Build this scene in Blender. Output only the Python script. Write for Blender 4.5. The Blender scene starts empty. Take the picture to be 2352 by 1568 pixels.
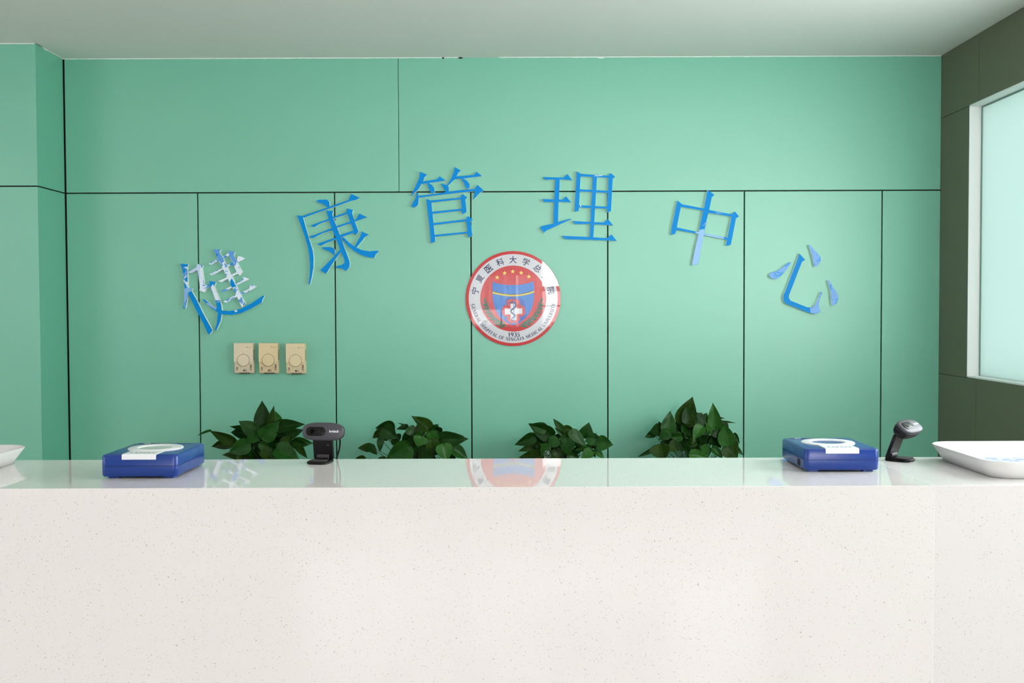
import bpy, bmesh, math, random
from mathutils import Vector, Matrix, Euler
from mathutils.geometry import tessellate_polygon

random.seed(7)
C = bpy.context.scene.collection
SC = bpy.context.scene
R = math.radians

# ------------------------------------------------------------------ camera
FPX = 2400.0
EYE = Vector((0, 0, 1.40))
PITCH = math.atan(73.0 / FPX)
YAW = math.atan(3.0 / FPX)
ROLL = R(0.20)
cam_d = bpy.data.cameras.new('camera')
cam = bpy.data.objects.new('camera', cam_d)
C.objects.link(cam)
cam_d.sensor_width = 36.0
cam_d.lens = 36.0 * FPX / 2352.0
cam_d.clip_start = 0.05
cam_d.clip_end = 100
MR = (Matrix.Rotation(YAW, 3, 'Z') @ Matrix.Rotation(R(90) - PITCH, 3, 'X') @ Matrix.Rotation(-ROLL, 3, 'Z'))
cam.matrix_world = Matrix.Translation(EYE) @ MR.to_4x4()
SC.camera = cam

def ray(px, py):
    return MR @ Vector(((px - 1176.0) / FPX, -(py - 784.0) / FPX, -1.0))
def PY(px, py, Y):            # point of the vertical plane y = Y seen at (px, py)
    d = ray(px, py); return EYE + d * (Y / d.y)
def PZ(px, py, z):            # point of the level plane z seen at (px, py)
    d = ray(px, py); return EYE + d * ((z - EYE.z) / d.z)
def PX(px, py, X):
    d = ray(px, py); return EYE + d * (X / d.x)

# ------------------------------------------------------------------ world, light, exposure
SC.view_settings.view_transform = 'Standard'
SC.view_settings.look = 'None'
SC.view_settings.gamma = 1.0
SC.view_settings.use_curve_mapping = False
SC.view_settings.exposure = 0.07
SC.cycles.max_bounces = 6
SC.cycles.diffuse_bounces = 4
SC.cycles.glossy_bounces = 3
SC.cycles.transmission_bounces = 5
SC.cycles.transparent_max_bounces = 6
SC.cycles.use_adaptive_sampling = True
SC.cycles.adaptive_threshold = 0.12
SC.cycles.adaptive_min_samples = 12
SC.cycles.sample_clamp_indirect = 6.0

w = bpy.data.worlds.new('world'); SC.world = w; w.use_nodes = True
bg = w.node_tree.nodes['Background']
bg.inputs['Color'].default_value = (0.86, 0.95, 1.0, 1)
bg.inputs['Strength'].default_value = 1.08

def area(name, loc, rot, sx, sy, power, col=(1, 1, 1)):
    l = bpy.data.lights.new(name, 'AREA'); l.shape = 'RECTANGLE'
    l.size = sx; l.size_y = sy; l.energy = power; l.color = col
    o = bpy.data.objects.new(name, l); C.objects.link(o)
    o.location = loc; o.rotation_euler = rot
    return o
# daylight through the tall lobby windows behind the camera, and through the side window
area('curtained_window_daylight', (-0.25, -3.72, 1.32), (R(90), 0, 0), 2.5, 2.1, 112, (1.0, 0.985, 0.965))
area('clear_window_daylight', (1.40, -3.72, 2.44), (R(90), 0, 0), 0.70, 0.95, 55, (1.0, 0.985, 0.965))
area('low_window_daylight', (1.40, -3.72, 1.15), (R(90), 0, 0), 0.70, 1.3, 24, (1.0, 0.985, 0.965))
area('left_fill_light', (-4.35, 0.3, 1.95), (R(90), 0, R(-90)), 3.0, 1.1, 30, (1.0, 0.985, 0.96))  # added side fill for the left pier and wall, no known window
area('side_window_daylight', (2.02, 2.15, 1.68), (R(90), 0, R(90)), 2.2, 1.08, 75, (1.0, 0.99, 1.0))

# ------------------------------------------------------------------ materials
def lin(c):
    return tuple(((v / 255) / 12.92 if v / 255 <= 0.04045 else ((v / 255 + 0.055) / 1.055) ** 2.4) for v in c)
def mat(name, rgb, rough=0.5, **k):
    m = bpy.data.materials.new(name); m.use_nodes = True
    b = m.node_tree.nodes['Principled BSDF']
    b.inputs['Base Color'].default_value = (*lin(rgb), 1)
    b.inputs['Roughness'].default_value = rough
    for kk, v in k.items():
        b.inputs[kk.replace('_', ' ')].default_value = v
    return m
def nodes(m): return m.node_tree.nodes, m.node_tree.links, m.node_tree.nodes['Principled BSDF']
def add_noise(m, scale, amount, detail=3, coord='Object', bump=0.0):
    """subtle mottling of the base colour and fine relief"""
    n, l, b = nodes(m)
    tc = n.new('ShaderNodeTexCoord'); t = n.new('ShaderNodeTexNoise')
    t.inputs['Scale'].default_value = scale; t.inputs['Detail'].default_value = detail
    l.new(tc.outputs[coord], t.inputs['Vector'])
    if amount:
        c = b.inputs['Base Color'].default_value[:]
        mx = n.new('ShaderNodeMix'); mx.data_type = 'RGBA'
        mx.inputs[6].default_value = (*[v * (1 - amount) for v in c[:3]], 1)
        mx.inputs[7].default_value = (*[min(1, v * (1 + amount)) for v in c[:3]], 1)
        l.new(t.outputs['Fac'], mx.inputs[0]); l.new(mx.outputs[2], b.inputs['Base Color'])
    if bump:
        bm_ = n.new('ShaderNodeBump'); bm_.inputs['Strength'].default_value = bump
        bm_.inputs['Distance'].default_value = 0.001
        l.new(t.outputs['Fac'], bm_.inputs['Height']); l.new(bm_.outputs['Normal'], b.inputs['Normal'])
    return m

M_mint = add_noise(mat('mint_panel', (107, 184, 156), 0.42, Specular_IOR_Level=1.0, IOR=1.55), 1.3, 0.03)
M_dkpanel = add_noise(mat('grey_green_panel', (104, 104, 84), 0.5), 1.3, 0.03)
M_joint = mat('black_joint', (14, 16, 15), 0.7)
M_ljoint = mat('pale_joint', (120, 140, 125), 0.7)
M_ceil = add_noise(mat('ceiling_paint', (236, 232, 228), 0.8), 2.0, 0.02)
M_white = mat('white_paint', (238, 238, 236), 0.5)
M_caulk = mat('white_caulk', (225, 232, 226), 0.6)
M_caulk2 = mat('pale_stone_joint', (228, 226, 223), 0.4)
M_floor = add_noise(mat('floor_tile', (204, 198, 196), 0.25), 5, 0.05)
M_wallp = mat('lobby_wall_paint', (226, 224, 218), 0.7)

def stone(name, rough, tint):
    m = mat(name, tint, rough)
    n, l, b = nodes(m)
    tc = n.new('ShaderNodeTexCoord')
    def specks(scale, thr, keep, col, prev):
        v = n.new('ShaderNodeTexVoronoi'); v.inputs['Scale'].default_value = scale
        nz = n.new('ShaderNodeTexNoise'); nz.inputs['Scale'].default_value = scale * 1.7; nz.inputs['Detail'].default_value = 0
        ad = n.new('ShaderNodeVectorMath'); ad.operation = 'MULTIPLY_ADD'
        l.new(tc.outputs['Object'], nz.inputs['Vector'])
        l.new(nz.outputs['Color'], ad.inputs[0]); ad.inputs[1].default_value = (.9 / scale,) * 3
        l.new(tc.outputs['Object'], ad.inputs[2]); l.new(ad.outputs[0], v.inputs['Vector'])
        sep = n.new('ShaderNodeSeparateColor'); l.new(v.outputs['Color'], sep.inputs[0])
        th = n.new('ShaderNodeMath'); th.operation = 'MULTIPLY'; l.new(sep.outputs[1], th.inputs[0]); th.inputs[1].default_value = thr
        a = n.new('ShaderNodeMath'); a.operation = 'LESS_THAN'; l.new(v.outputs['Distance'], a.inputs[0]); l.new(th.outputs[0], a.inputs[1])
        g = n.new('ShaderNodeMath'); g.operation = 'LESS_THAN'; l.new(sep.outputs[0], g.inputs[0]); g.inputs[1].default_value = keep
        k = n.new('ShaderNodeMath'); k.operation = 'MULTIPLY'; l.new(a.outputs[0], k.inputs[0]); l.new(g.outputs[0], k.inputs[1])
        st = n.new('ShaderNodeMath'); st.operation = 'MULTIPLY'; l.new(k.outputs[0], st.inputs[0]); l.new(sep.outputs[2], st.inputs[1])
        mx = n.new('ShaderNodeMix'); mx.data_type = 'RGBA'; l.new(st.outputs[0], mx.inputs[0])
        if prev is None: mx.inputs[6].default_value = (*lin(tint), 1)
        else: l.new(prev, mx.inputs[6])
        mx.inputs[7].default_value = (*lin(col), 1)
        return mx.outputs[2]
    o = specks(380, 0.40, 0.60, (204, 197, 189), None)
    o = specks(250, 0.26, 0.42, (178, 170, 160), o)
    nz = n.new('ShaderNodeTexNoise'); nz.inputs['Scale'].default_value = 3.0
    l.new(tc.outputs['Object'], nz.inputs['Vector'])
    mx = n.new('ShaderNodeMix'); mx.data_type = 'RGBA'; mx.blend_type = 'MULTIPLY'
    mx.inputs[0].default_value = 1.0
    rp = n.new('ShaderNodeMapRange'); rp.inputs[3].default_value = 0.965; rp.inputs[4].default_value = 1.0
    l.new(nz.outputs['Fac'], rp.inputs[0]); l.new(o, mx.inputs[6]); l.new(rp.outputs[0], mx.inputs[7])
    l.new(mx.outputs[2], b.inputs['Base Color'])
    return m
M_stone = stone('speckled_quartz', 0.022, (230, 226, 224))
M_stone2 = stone('speckled_quartz_side', 0.20, (226, 223, 222))

def film(name, lo, hi, scale, seed, blue=(0, 134, 212), mid=(96, 156, 222), white=(226, 236, 250)):
    """blue sign film, with torn patches where the film has come off"""
    m = mat(name, blue, 0.25, Specular_IOR_Level=0.3)
    n, l, b = nodes(m)
    tc = n.new('ShaderNodeTexCoord'); mp = n.new('ShaderNodeMapping')
    mp.inputs['Location'].default_value = (seed, 0, seed * .7)
    t = n.new('ShaderNodeTexNoise'); t.inputs['Scale'].default_value = scale; t.inputs['Detail'].default_value = 4
    t.inputs['Distortion'].default_value = 1.2
    l.new(tc.outputs['Object'], mp.inputs[0]); l.new(mp.outputs[0], t.inputs['Vector'])
    r = n.new('ShaderNodeValToRGB'); r.color_ramp.interpolation = 'CONSTANT'
    e = r.color_ramp.elements
    e[0].position = 0; e[0].color = (*lin(blue), 1)
    e[1].position = lo; e[1].color = (*lin(mid), 1)
    x = e.new(hi); x.color = (*lin(white), 1)
    l.new(t.outputs['Fac'], r.inputs[0]); l.new(r.outputs[0], b.inputs['Base Color'])
    return m
M_film = mat('blue_sign_film', (0, 136, 214), 0.35, Specular_IOR_Level=0.1)
M_film_mid = film('mid_blue_film', 0.42, 2.0, 30, 3)
M_film_torn = film('torn_film', 0.36, 0.47, 34, 1)
M_film_half = film('half_torn_film', 0.47, 0.56, 34, 5)
M_film_pale = mat('pale_blue_backing', (132, 180, 228), 0.3)
M_film_lilac = mat('pale_lilac_backing', (196, 214, 246), 0.3)
M_film_wht = film('white_backing', 0.02, 0.42, 60, 9, mid=(196, 212, 244))
M_acr = mat('white_acrylic_edge', (252, 250, 250), 0.35)

def gloss(name, rgb): return mat(name, rgb, 0.35, Coat_Weight=1.0, Coat_Roughness=0.015, Coat_IOR=1.43)
E_red, E_white, E_blue, E_dblue = gloss('emblem_red', (196, 20, 22)), gloss('emblem_white', (206, 204, 210)), gloss('emblem_blue', (0, 112, 196)), gloss('emblem_deep_blue', (0, 82, 172))
E_yel, E_navy, E_green, E_star = gloss('emblem_gold', (206, 184, 52)), gloss('emblem_navy', (30, 20, 78)), gloss('emblem_green', (0, 84, 56)), gloss('emblem_star', (236, 208, 92))

M_therm = [mat('warm_white_plastic', (222, 206, 178), 0.5), mat('yellowed_plastic', (222, 200, 158), 0.5), mat('cream_plastic', (224, 205, 166), 0.5)]
M_vent = mat('vent_shadow', (70, 66, 48), 0.8)
M_switch = mat('switch_grey', (128, 112, 98), 0.6)
M_knob = mat('switch_knob', (172, 155, 142), 0.5)
M_mark = mat('grey_print', (130, 140, 120), 0.6)
M_reader = add_noise(mat('blue_plastic', (14, 54, 134), 0.26), 900, 0.04, bump=0.15)
M_seam = mat('dark_blue_seam', (10, 36, 104), 0.5)
M_lab = mat('white_plastic', (228, 230, 232), 0.3)
M_reflpaint = mat('painted_reflection', (176, 190, 184), 0.3)
M_print = mat('blue_grey_print', (96, 122, 138), 0.5)
M_black = mat('black_plastic', (10, 10, 11), 0.45, Specular_IOR_Level=0.25)
M_head = mat('charcoal_plastic', (66, 65, 72), 0.42, Specular_IOR_Level=0.35)
M_smoke = mat('smoked_lens_cover', (24, 24, 22), 0.3, Specular_IOR_Level=0.15)
M_lens = mat('lens_glass', (4, 4, 5), 0.35, Specular_IOR_Level=0.05)
M_hinge = mat('dark_grey_rubber', (58, 54, 56), 0.6)
M_logo = mat('silver_print', (225, 228, 235), 0.3)
M_tray = mat('white_tray', (218, 217, 215), 0.25)
M_potw = mat('white_pot', (225, 225, 222), 0.35)
M_soil = add_noise(mat('potting_soil', (40, 30, 20), 0.95), 60, 0.4)
M_stem = mat('green_stem', (38, 66, 20), 0.5)
M_cab = mat('cabinet_laminate', (122, 108, 92), 0.4)
M_metal = mat('brushed_metal', (150, 150, 152), 0.35, Metallic=1.0)
M_glassball = mat('clear_glass', (235, 250, 240), 0.02, Transmission_Weight=1.0, IOR=1.45)

def leafmat(name, c1, c2):
    m = mat(name, c1, 0.4)
    n, l, b = nodes(m)
    tc = n.new('ShaderNodeTexCoord'); sp = n.new('ShaderNodeSeparateXYZ'); l.new(tc.outputs['Object'], sp.inputs[0])
    ab = n.new('ShaderNodeMath'); ab.operation = 'ABSOLUTE'; l.new(sp.outputs[1], ab.inputs[0])
    mr = n.new('ShaderNodeMapRange'); mr.inputs[1].default_value = 0.0; mr.inputs[2].default_value = 0.03
    mr.inputs[3].default_value = 0.75; mr.inputs[4].default_value = 0.0
    l.new(ab.outputs[0], mr.inputs[0])
    nz = n.new('ShaderNodeTexNoise'); nz.inputs['Scale'].default_value = 3.5; l.new(tc.outputs['Object'], nz.inputs['Vector'])
    nm = n.new('ShaderNodeMapRange'); nm.inputs[1].default_value = .4; nm.inputs[2].default_value = .75; nm.inputs[4].default_value = .6
    l.new(nz.outputs['Fac'], nm.inputs[0])
    mx0 = n.new('ShaderNodeMath'); mx0.operation = 'MAXIMUM'; l.new(mr.outputs[0], mx0.inputs[0]); l.new(nm.outputs[0], mx0.inputs[1])
    mx = n.new('ShaderNodeMix'); mx.data_type = 'RGBA'; mx.inputs[6].default_value = (*lin(c1), 1); mx.inputs[7].default_value = (*lin(c2), 1)
    l.new(mx0.outputs[0], mx.inputs[0]); l.new(mx.outputs[2], b.inputs['Base Color'])
    b.inputs['Specular IOR Level'].default_value = {'deep_leaf': 0.06, 'dark_leaf': 0.12, 'olive_leaf': 0.12}.get(name, 0.22)
    return m
M_leaf = [leafmat('dark_leaf', (14, 46, 7), (24, 62, 13)), leafmat('green_leaf', (20, 62, 13), (36, 84, 23)),
          leafmat('olive_leaf', (27, 52, 7), (46, 74, 16)), leafmat('light_leaf', (34, 82, 23), (58, 106, 44)),
          leafmat('deep_leaf', (12, 44, 6), (20, 58, 10))]

# ------------------------------------------------------------------ mesh helpers
class MB:
    def __init__(s): s.v = []; s.f = []; s.m = []
    def add(s, vs, fs, mi=0):
        b = len(s.v); s.v += [tuple(v) for v in vs]
        for f in fs: s.f.append([i + b for i in f]); s.m.append(mi)
        return s
    def box(s, x0, x1, y0, y1, z0, z1, mi=0):
        return s.add([(x, y, z) for x in (x0, x1) for y in (y0, y1) for z in (z0, z1)],
                     [(0, 1, 3, 2), (4, 6, 7, 5), (0, 4, 5, 1), (2, 3, 7, 6), (0, 2, 6, 4), (1, 5, 7, 3)], mi)
    def prism(s, loops, fmap, side_mi=0, front_mi=0):
        """loops: 2-D outlines (first outer, others holes); fmap(u, v, t) -> 3-D, t=0 front, 1 back"""
        flat = [p for lp in loops for p in lp]
        tris = tessellate_polygon([[Vector((p[0], p[1], 0)) for p in lp] for lp in loops])
        n = len(flat)
        s.add([fmap(p[0], p[1], 0) for p in flat], tris, front_mi)
        s.add([fmap(p[0], p[1], 1) for p in flat], [t[::-1] for t in tris], side_mi)
        base = 0; vs = [fmap(p[0], p[1], 0) for p in flat] + [fmap(p[0], p[1], 1) for p in flat]; fs = []
        for lp in loops:
            k = len(lp)
            for i in range(k):
                j = (i + 1) % k
                fs.append((base + i, base + j, n + base + j, n + base + i))
            base += k
        return s.add(vs, fs, side_mi)
    def rings(s, rs, cap0=True, cap1=True, mi=0):
        k = len(rs[0]); vs = [p for r in rs for p in r]; fs = []
        for a in range(len(rs) - 1):
            for i in range(k):
                j = (i + 1) % k
                fs.append((a * k + i, a * k + j, (a + 1) * k + j, (a + 1) * k + i))
        if cap0: fs.append(tuple(range(k))[::-1])
        if cap1: fs.append(tuple((len(rs) - 1) * k + i for i in range(k)))
        return s.add(vs, fs, mi)
    def lathe(s, prof, c=(0, 0, 0), k=32, mi=0):
        rs = [[(c[0] + r * math.cos(2 * math.pi * i / k), c[1] + r * math.sin(2 * math.pi * i / k), c[2] + z) for i in range(k)] for r, z in prof]
        return s.rings(rs, mi=mi)
    def tube(s, pts, rad, k=8, mi=0):
        pts = [Vector(p) for p in pts]; rs = []
        for i, p in enumerate(pts):
            d = (pts[min(i + 1, len(pts) - 1)] - pts[max(i - 1, 0)]).normalized()
            a = d.cross(Vector((0.3, 0.9, 0.31))).normalized(); b = d.cross(a)
            r = rad[i] if isinstance(rad, (list, tuple)) else rad
            rs.append([p + (a * math.cos(2 * math.pi * q / k) + b * math.sin(2 * math.pi * q / k)) * r for q in range(k)])
        return s.rings(rs, mi=mi)
    def build(s, name, mats, parent=None, smooth=False, bevel=0, seg=2, fix=True, kind=None):
        me = bpy.data.meshes.new(name); me.from_pydata(s.v, [], s.f)
        mats = mats if isinstance(mats, (list, tuple)) else [mats]
        for m in mats: me.materials.append(m)
        me.polygons.foreach_set('material_index', s.m)
        if fix:
            bm = bmesh.new(); bm.from_mesh(me)
            bmesh.ops.remove_doubles(bm, verts=bm.verts, dist=1e-6)
            bmesh.ops.recalc_face_normals(bm, faces=bm.faces); bm.to_mesh(me); bm.free()
        o = bpy.data.objects.new(name, me); C.objects.link(o)
        if parent: o.parent = parent
        if smooth:
            me.polygons.foreach_set('use_smooth', [True] * len(me.polygons))
            if smooth != 'all': me.set_sharp_from_angle(angle=R(38))
        if bevel:
            b = o.modifiers.new('bevel', 'BEVEL'); b.width = bevel; b.segments = seg; b.limit_method = 'ANGLE'; b.angle_limit = R(40)
            b.harden_normals = True
            me.polygons.foreach_set('use_smooth', [True] * len(me.polygons)); me.set_sharp_from_angle(angle=R(60))
        if kind: o['kind'] = kind
        return o
def empty(name, loc, rz=0, label=None, cat=None, group=None, kind=None):
    o = bpy.data.objects.new(name, None); C.objects.link(o); o.location = loc; o.rotation_euler = (0, 0, rz)
    o.empty_display_size = 0.05
    return tag(o, label, cat, group, kind)
def tag(o, label=None, cat=None, group=None, kind=None):
    if label: o['label'] = label
    if cat: o['category'] = cat
    if group: o['group'] = group
    if kind: o['kind'] = kind
    return o
def BX(name, m, x0, x1, y0, y1, z0, z1, parent=None, bevel=0, kind=None):
    return MB().box(x0, x1, y0, y1, z0, z1).build(name, m, parent, bevel=bevel, kind=kind)

def spl(pts, k=5):
    out = []
    for i in range(len(pts) - 1):
        p0, p1, p2, p3 = pts[max(i - 1, 0)], pts[i], pts[i + 1], pts[min(i + 2, len(pts) - 1)]
        for q in range(k):
            t = q / k
            out.append(tuple(0.5 * ((2 * b) + (-a + c) * t + (2 * a - 5 * b + 4 * c - d) * t * t + (-a + 3 * b - 3 * c + d) * t ** 3) for a, b, c, d in zip(p0, p1, p2, p3)))
    return out + [tuple(pts[-1])]

# ------------------------------------------------------------------ the room shell
D = 4.59                    # face of the back wall panels
XL, XR = -1.960, 1.870      # the return of the left pier, the right wall
ZC = 2.50                   # ceiling over the desk
ZL = 3.10                   # higher lobby ceiling behind the camera
YR = -3.60                  # lobby window wall
g = 0.0028                  # half the width of a panel joint
YP = 4.325                  # face of the left pier

wb = BX('wall_back', M_joint, XL - 0.3, XR + 0.12, D + 0.012, D + 0.15, 0, ZC); tag(wb, kind='structure')
zs = PY(1179, 440, D).z     # level joint between the two rows of panels
def panel(x0, x1, z0, z1, parent=wb, m=M_mint):
    return BX('panel', m, x0, x1, D, D + 0.0119, z0, z1, parent, bevel=0.0008)
xs = [PY(x, 711, D).x for x in (457, 770.5, 1082.5, 1396, 1709, 2024.5)]
edges = [XL + 0.006] + xs + [XR]
for i in range(len(edges) - 1):
    panel(edges[i] + (g if i else 0), edges[i + 1] - (g if i < len(edges) - 2 else 0), 0.0, zs - g)
xt = PY(915.5, 300, D).x
panel(XL + 0.006, xt - 0.0012, zs + g, ZC - 0.001); panel(xt + 0.0012, XR, zs + g, ZC - 0.001)

# left pier: front face and return
wp = BX('wall_left', M_joint, -4.2, XL - 0.012, YP + 0.012, D + 0.15, 0, ZC); tag(wp, kind='structure')
for z0, z1 in ((0, zs - g), (zs + g, ZC - 0.001)):
    BX('panel', M_mint, -4.2, XL, YP, YP + 0.012, z0, z1, wp, bevel=0.0006)
    BX('panel', M_mint, XL - 0.012, XL, YP + 0.0121, D - 0.004, z0, z1, wp)
# lobby left wall with an opening added for the fill light
wl = MB(); X0 = -4.2
wl.box(X0 - 0.15, X0, YR, -1.3, 0, ZL); wl.box(X0 - 0.15, X0, 1.9, YP + 0.012, 0, ZL)
wl.box(X0 - 0.15, X0, -1.3, 1.9, 0, 0.85); wl.box(X0 - 0.15, X0, -1.3, 1.9, 2.55, ZL)
tag(wl.build('wall_lobby_left', M_wallp), kind='structure')

# right wall, cut by the long window
WY0, WY1 = 1.05, PX(2224, 560, XR).y
wz0 = PX(2224, 866.5, XR).z; wz1 = PX(2224, 243, XR).z
wr = MB(); T = 0.12
wr.box(XR + 0.010, XR + T, YR, WY0, 0, ZL); wr.box(XR + 0.010, XR + T, WY1, D + 0.012, 0, ZC)
wr.box(XR + 0.010, XR + T, WY0, WY1, 0, wz0); wr.box(XR + 0.010, XR + T, WY0, WY1, wz1, ZL)
wr = wr.build('wall_right', M_ljoint); tag(wr, kind='structure')
yj = PX(2249, 160, XR).y
gj = 0.0012
def rp(y0, y1, z0, z1): BX('panel', M_dkpanel, XR, XR + 0.0099, y0, y1, z0, z1, wr)
jz0, jz1 = wz0 - 0.002, wz1 - 0.002
rp(WY1, D - 0.001, jz0 + gj, jz1 - gj)                                  # beside the window
rp(yj + gj, D - 0.001, jz1 + gj, ZC - .001); rp(yj + gj, D - 0.001, 0, jz0 - gj)
y = yj
while y > YR + 0.1:
    y2 = max(y - 1.2, YR)
    rp(y2 + gj, y - gj, wz1, ZC - .001); rp(y2 + gj, y - gj, 0, wz0 - 0.0005)
    y = y2
BX('panel', M_dkpanel, XR, XR + 0.0099, YR, WY0, wz0, wz1, wr)
# window: white lining, pane
wd = empty('window_1', (XR, WY1, wz0), kind='structure')
def child(o, p):            # parent keeping the world place (parents here are only moved or turned about z)
    o.parent = p; o.matrix_parent_inverse = p.matrix_basis.inverted(); return o
GX = XR + 0.050
fr = MB()
fr.box(XR - 0.001, XR + T, WY1 - 0.004, WY1 + 0.0, wz0, wz1)
fr.box(XR - 0.001, XR + T, WY0, WY1, wz1 - 0.006, wz1)
fr.box(XR - 0.001, XR + T, WY0, WY1, wz0, wz0 + 0.006)
fr.box(XR - 0.001, XR + T, WY0, WY0 + 0.004, wz0, wz1)
child(fr.build('window_lining', M_white), wd)
gk = MB()
gk.box(GX - 0.004, GX, WY1 - 0.012, WY1 - 0.004, wz0 + 0.006, wz1 - 0.006)
gk.box(GX - 0.004, GX, WY0 + .004, WY1 - 0.012, wz1 - 0.012, wz1 - 0.006)
child(gk.build('gasket', mat('green_grey_sealant', (120, 150, 140), 0.5)), wd)
M_frost = mat('frosted_pane', (206, 244, 232), 0.5)
n, l, b = nodes(M_frost)
tr = n.new('ShaderNodeBsdfTranslucent'); tr.inputs['Color'].default_value = (*lin((232, 247, 240)), 1)
gl = n.new('ShaderNodeBsdfGlossy'); gl.inputs['Roughness'].default_value = .3
ms = n.new('ShaderNodeMixShader'); ms.inputs[0].default_value = 0.05
l.new(tr.outputs[0], ms.inputs[1]); l.new(gl.outputs[0], ms.inputs[2]); l.new(ms.outputs[0], n['Material Output'].inputs[0])
YM = 3.30
child(BX('pane', M_frost, GX, GX + 0.006, YM + .02, WY1 - 0.004, wz0 + 0.006, wz1 - 0.006), wd)
M_clear = mat('clear_pane', (240, 250, 248), 0.02)
n, l, b = nodes(M_clear)
tr = n.new('ShaderNodeBsdfTransparent'); tr.inputs['Color'].default_value = (.93, .97, .96, 1)
gl = n.new('ShaderNodeBsdfGlossy'); gl.inputs['Roughness'].default_value = .02
ms = n.new('ShaderNodeMixShader'); ms.inputs[0].default_value = 0.06
l.new(tr.outputs[0], ms.inputs[1]); l.new(gl.outputs[0], ms.inputs[2]); l.new(ms.outputs[0], n['Material Output'].inputs[0])
child(BX('mullion', M_white, XR + .02, XR + .09, YM - .02, YM + .02, wz0 + 0.006, wz1 - 0.006), wd)
child(BX('pane', M_clear, GX, GX + 0.006, WY0 + .004, YM - .02, wz0 + 0.006, wz1 - 0.006), wd)

# ceilings, floor
tag(BX('ceiling', M_ceil, X0, XR + T, 1.2, D + 0.15, ZC, ZC + 0.1), kind='structure')
tag(BX('trim_1', M_ceil, X0, XR + T, 1.1, 1.2, ZC, ZL), kind='structure')
tag(BX('ceiling_lobby', M_ceil, X0, XR + T, YR, 1.2, ZL, ZL + 0.1), kind='structure')
tag(BX('floor', M_floor, X0, XR + T, YR, D + 0.15, -0.1, 0), kind='structure')

# caulk bead where the ceiling meets the panels, uneven
ck = MB(); pts = []
x = XL
rr = random.Random(3)
while x < XR:
    h = 0.0028 + 0.0012 * rr.random()
    px = 1179 + x / D * 2400
    if 1376 < px < 1389: h = 0.008
    if 1015 < px < 1020 or 1052 < px < 1064 or 1070 < px < 1150: h = 0.0006
    pts.append((x, h)); x += 0.012
lp = [(p[0], ZC) for p in pts] + [(p[0], ZC - p[1]) for p in pts[::-1]]
ck.prism([lp], lambda u, v, t: (u, D - 0.003 + 0.003 * t, v))
tag(ck.build('trim_2', M_caulk), kind='structure')
ck = MB()
ck.box(-4.2, XL - .001, YP - 0.004, YP, ZC - 0.0035, ZC)
ck.prism([[(YP - .004, ZC), (YP + .06, ZC), (YP + .09, ZC - .006), (YP + .12, ZC - .003), (D, ZC - .002), (D, ZC), ]], lambda u, v, t: (XL + 0.003 * (1 - t), u, v))
tag(ck.build('trim_3', M_caulk), kind='structure')
ch = MB()
for px, wv in ((1018, .005), (1058, .011)):
    p = PY(px, 138.5, D)
    ch.prism([[(p.x - wv, ZC - .004), (p.x, ZC - .007), (p.x + wv, ZC - .003), (p.x + wv * .4, ZC - .0005), (p.x - wv * .5, ZC - .0005)]], lambda u, v, t: (u, D - 0.0045 + 0.004 * t, v))
tag(ch.build('trim_4', M_joint), kind='structure')

# lobby window wall behind the camera: piers, frames, panes, curtains
rw = MB(); RX0, RX1, RZ0, RZ1 = -1.55, 1.75, 0.3, 2.92
rw.box(X0, RX0, YR - 0.2, YR, 0, ZL); rw.box(RX1, XR + T, YR - 0.2, YR, 0, ZL)
rw.box(RX0, RX1, YR - 0.2, YR, 0, RZ0); rw.box(RX0, RX1, YR - 0.2, YR, RZ1, ZL)
tag(rw.build('wall_front', M_wallp), kind='structure')
w2 = empty('window_2', (0, YR, 0), kind='structure')
f2 = MB()
for xx in (RX0, -0.45, 0.95, RX1 - 0.05): f2.box(xx, xx + 0.05, YR - 0.06, YR - 0.01, RZ0, RZ1)
for zz in (RZ0, 1.25, 1.92, RZ1 - 0.05): f2.box(RX0, RX1, YR - 0.058, YR - 0.012, zz, zz + 0.05)
child(f2.build('window_frame', M_white), w2)
w3 = empty('added_window_3', (X0, 0.3, 0), kind='structure')  # added frame in the opening of the left fill light
f3 = MB()
for yy in (-1.3, 0.28, 1.85): f3.box(X0 - .08, X0 - .02, yy, yy + .05, .85, 2.55)
for zz in (.85, 2.5): f3.box(X0 - .08, X0 - .02, -1.3, 1.9, zz, zz + .05)
child(f3.build('window_frame', M_white), w3)
M_curt = mat('curtain_cloth', (240, 240, 244), 0.9)
n, l, b = nodes(M_curt)
tr = n.new('ShaderNodeBsdfTranslucent'); tr.inputs['Color'].default_value = (.75, .75, .8, 1)
ms = n.new('ShaderNodeMixShader'); ms.inputs[0].default_value = 0.5
l.new(b.outputs[0], ms.inputs[1]); l.new(tr.outputs[0], ms.inputs[2])
# the cloth is sheer: thinner between the gathers
tc = n.new('ShaderNodeTexCoord'); mp = n.new('ShaderNodeMapping'); mp.inputs['Scale'].default_value = (9, 0, .15)
nz = n.new('ShaderNodeTexNoise'); nz.inputs['Scale'].default_value = 1.0; nz.inputs['Detail'].default_value = 4
mr = n.new('ShaderNodeMapRange'); mr.inputs[1].default_value = .48; mr.inputs[2].default_value = .68; mr.inputs[4].default_value = .38
tp = n.new('ShaderNodeBsdfTransparent'); m2 = n.new('ShaderNodeMixShader')
l.new(tc.outputs['Object'], mp.inputs[0]); l.new(mp.outputs[0], nz.inputs['Vector']); l.new(nz.outputs['Fac'], mr.inputs[0])
l.new(mr.outputs[0], m2.inputs[0]); l.new(ms.outputs[0], m2.inputs[1]); l.new(tp.outputs[0], m2.inputs[2]); l.new(m2.outputs[0], n['Material Output'].inputs[0])
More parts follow.
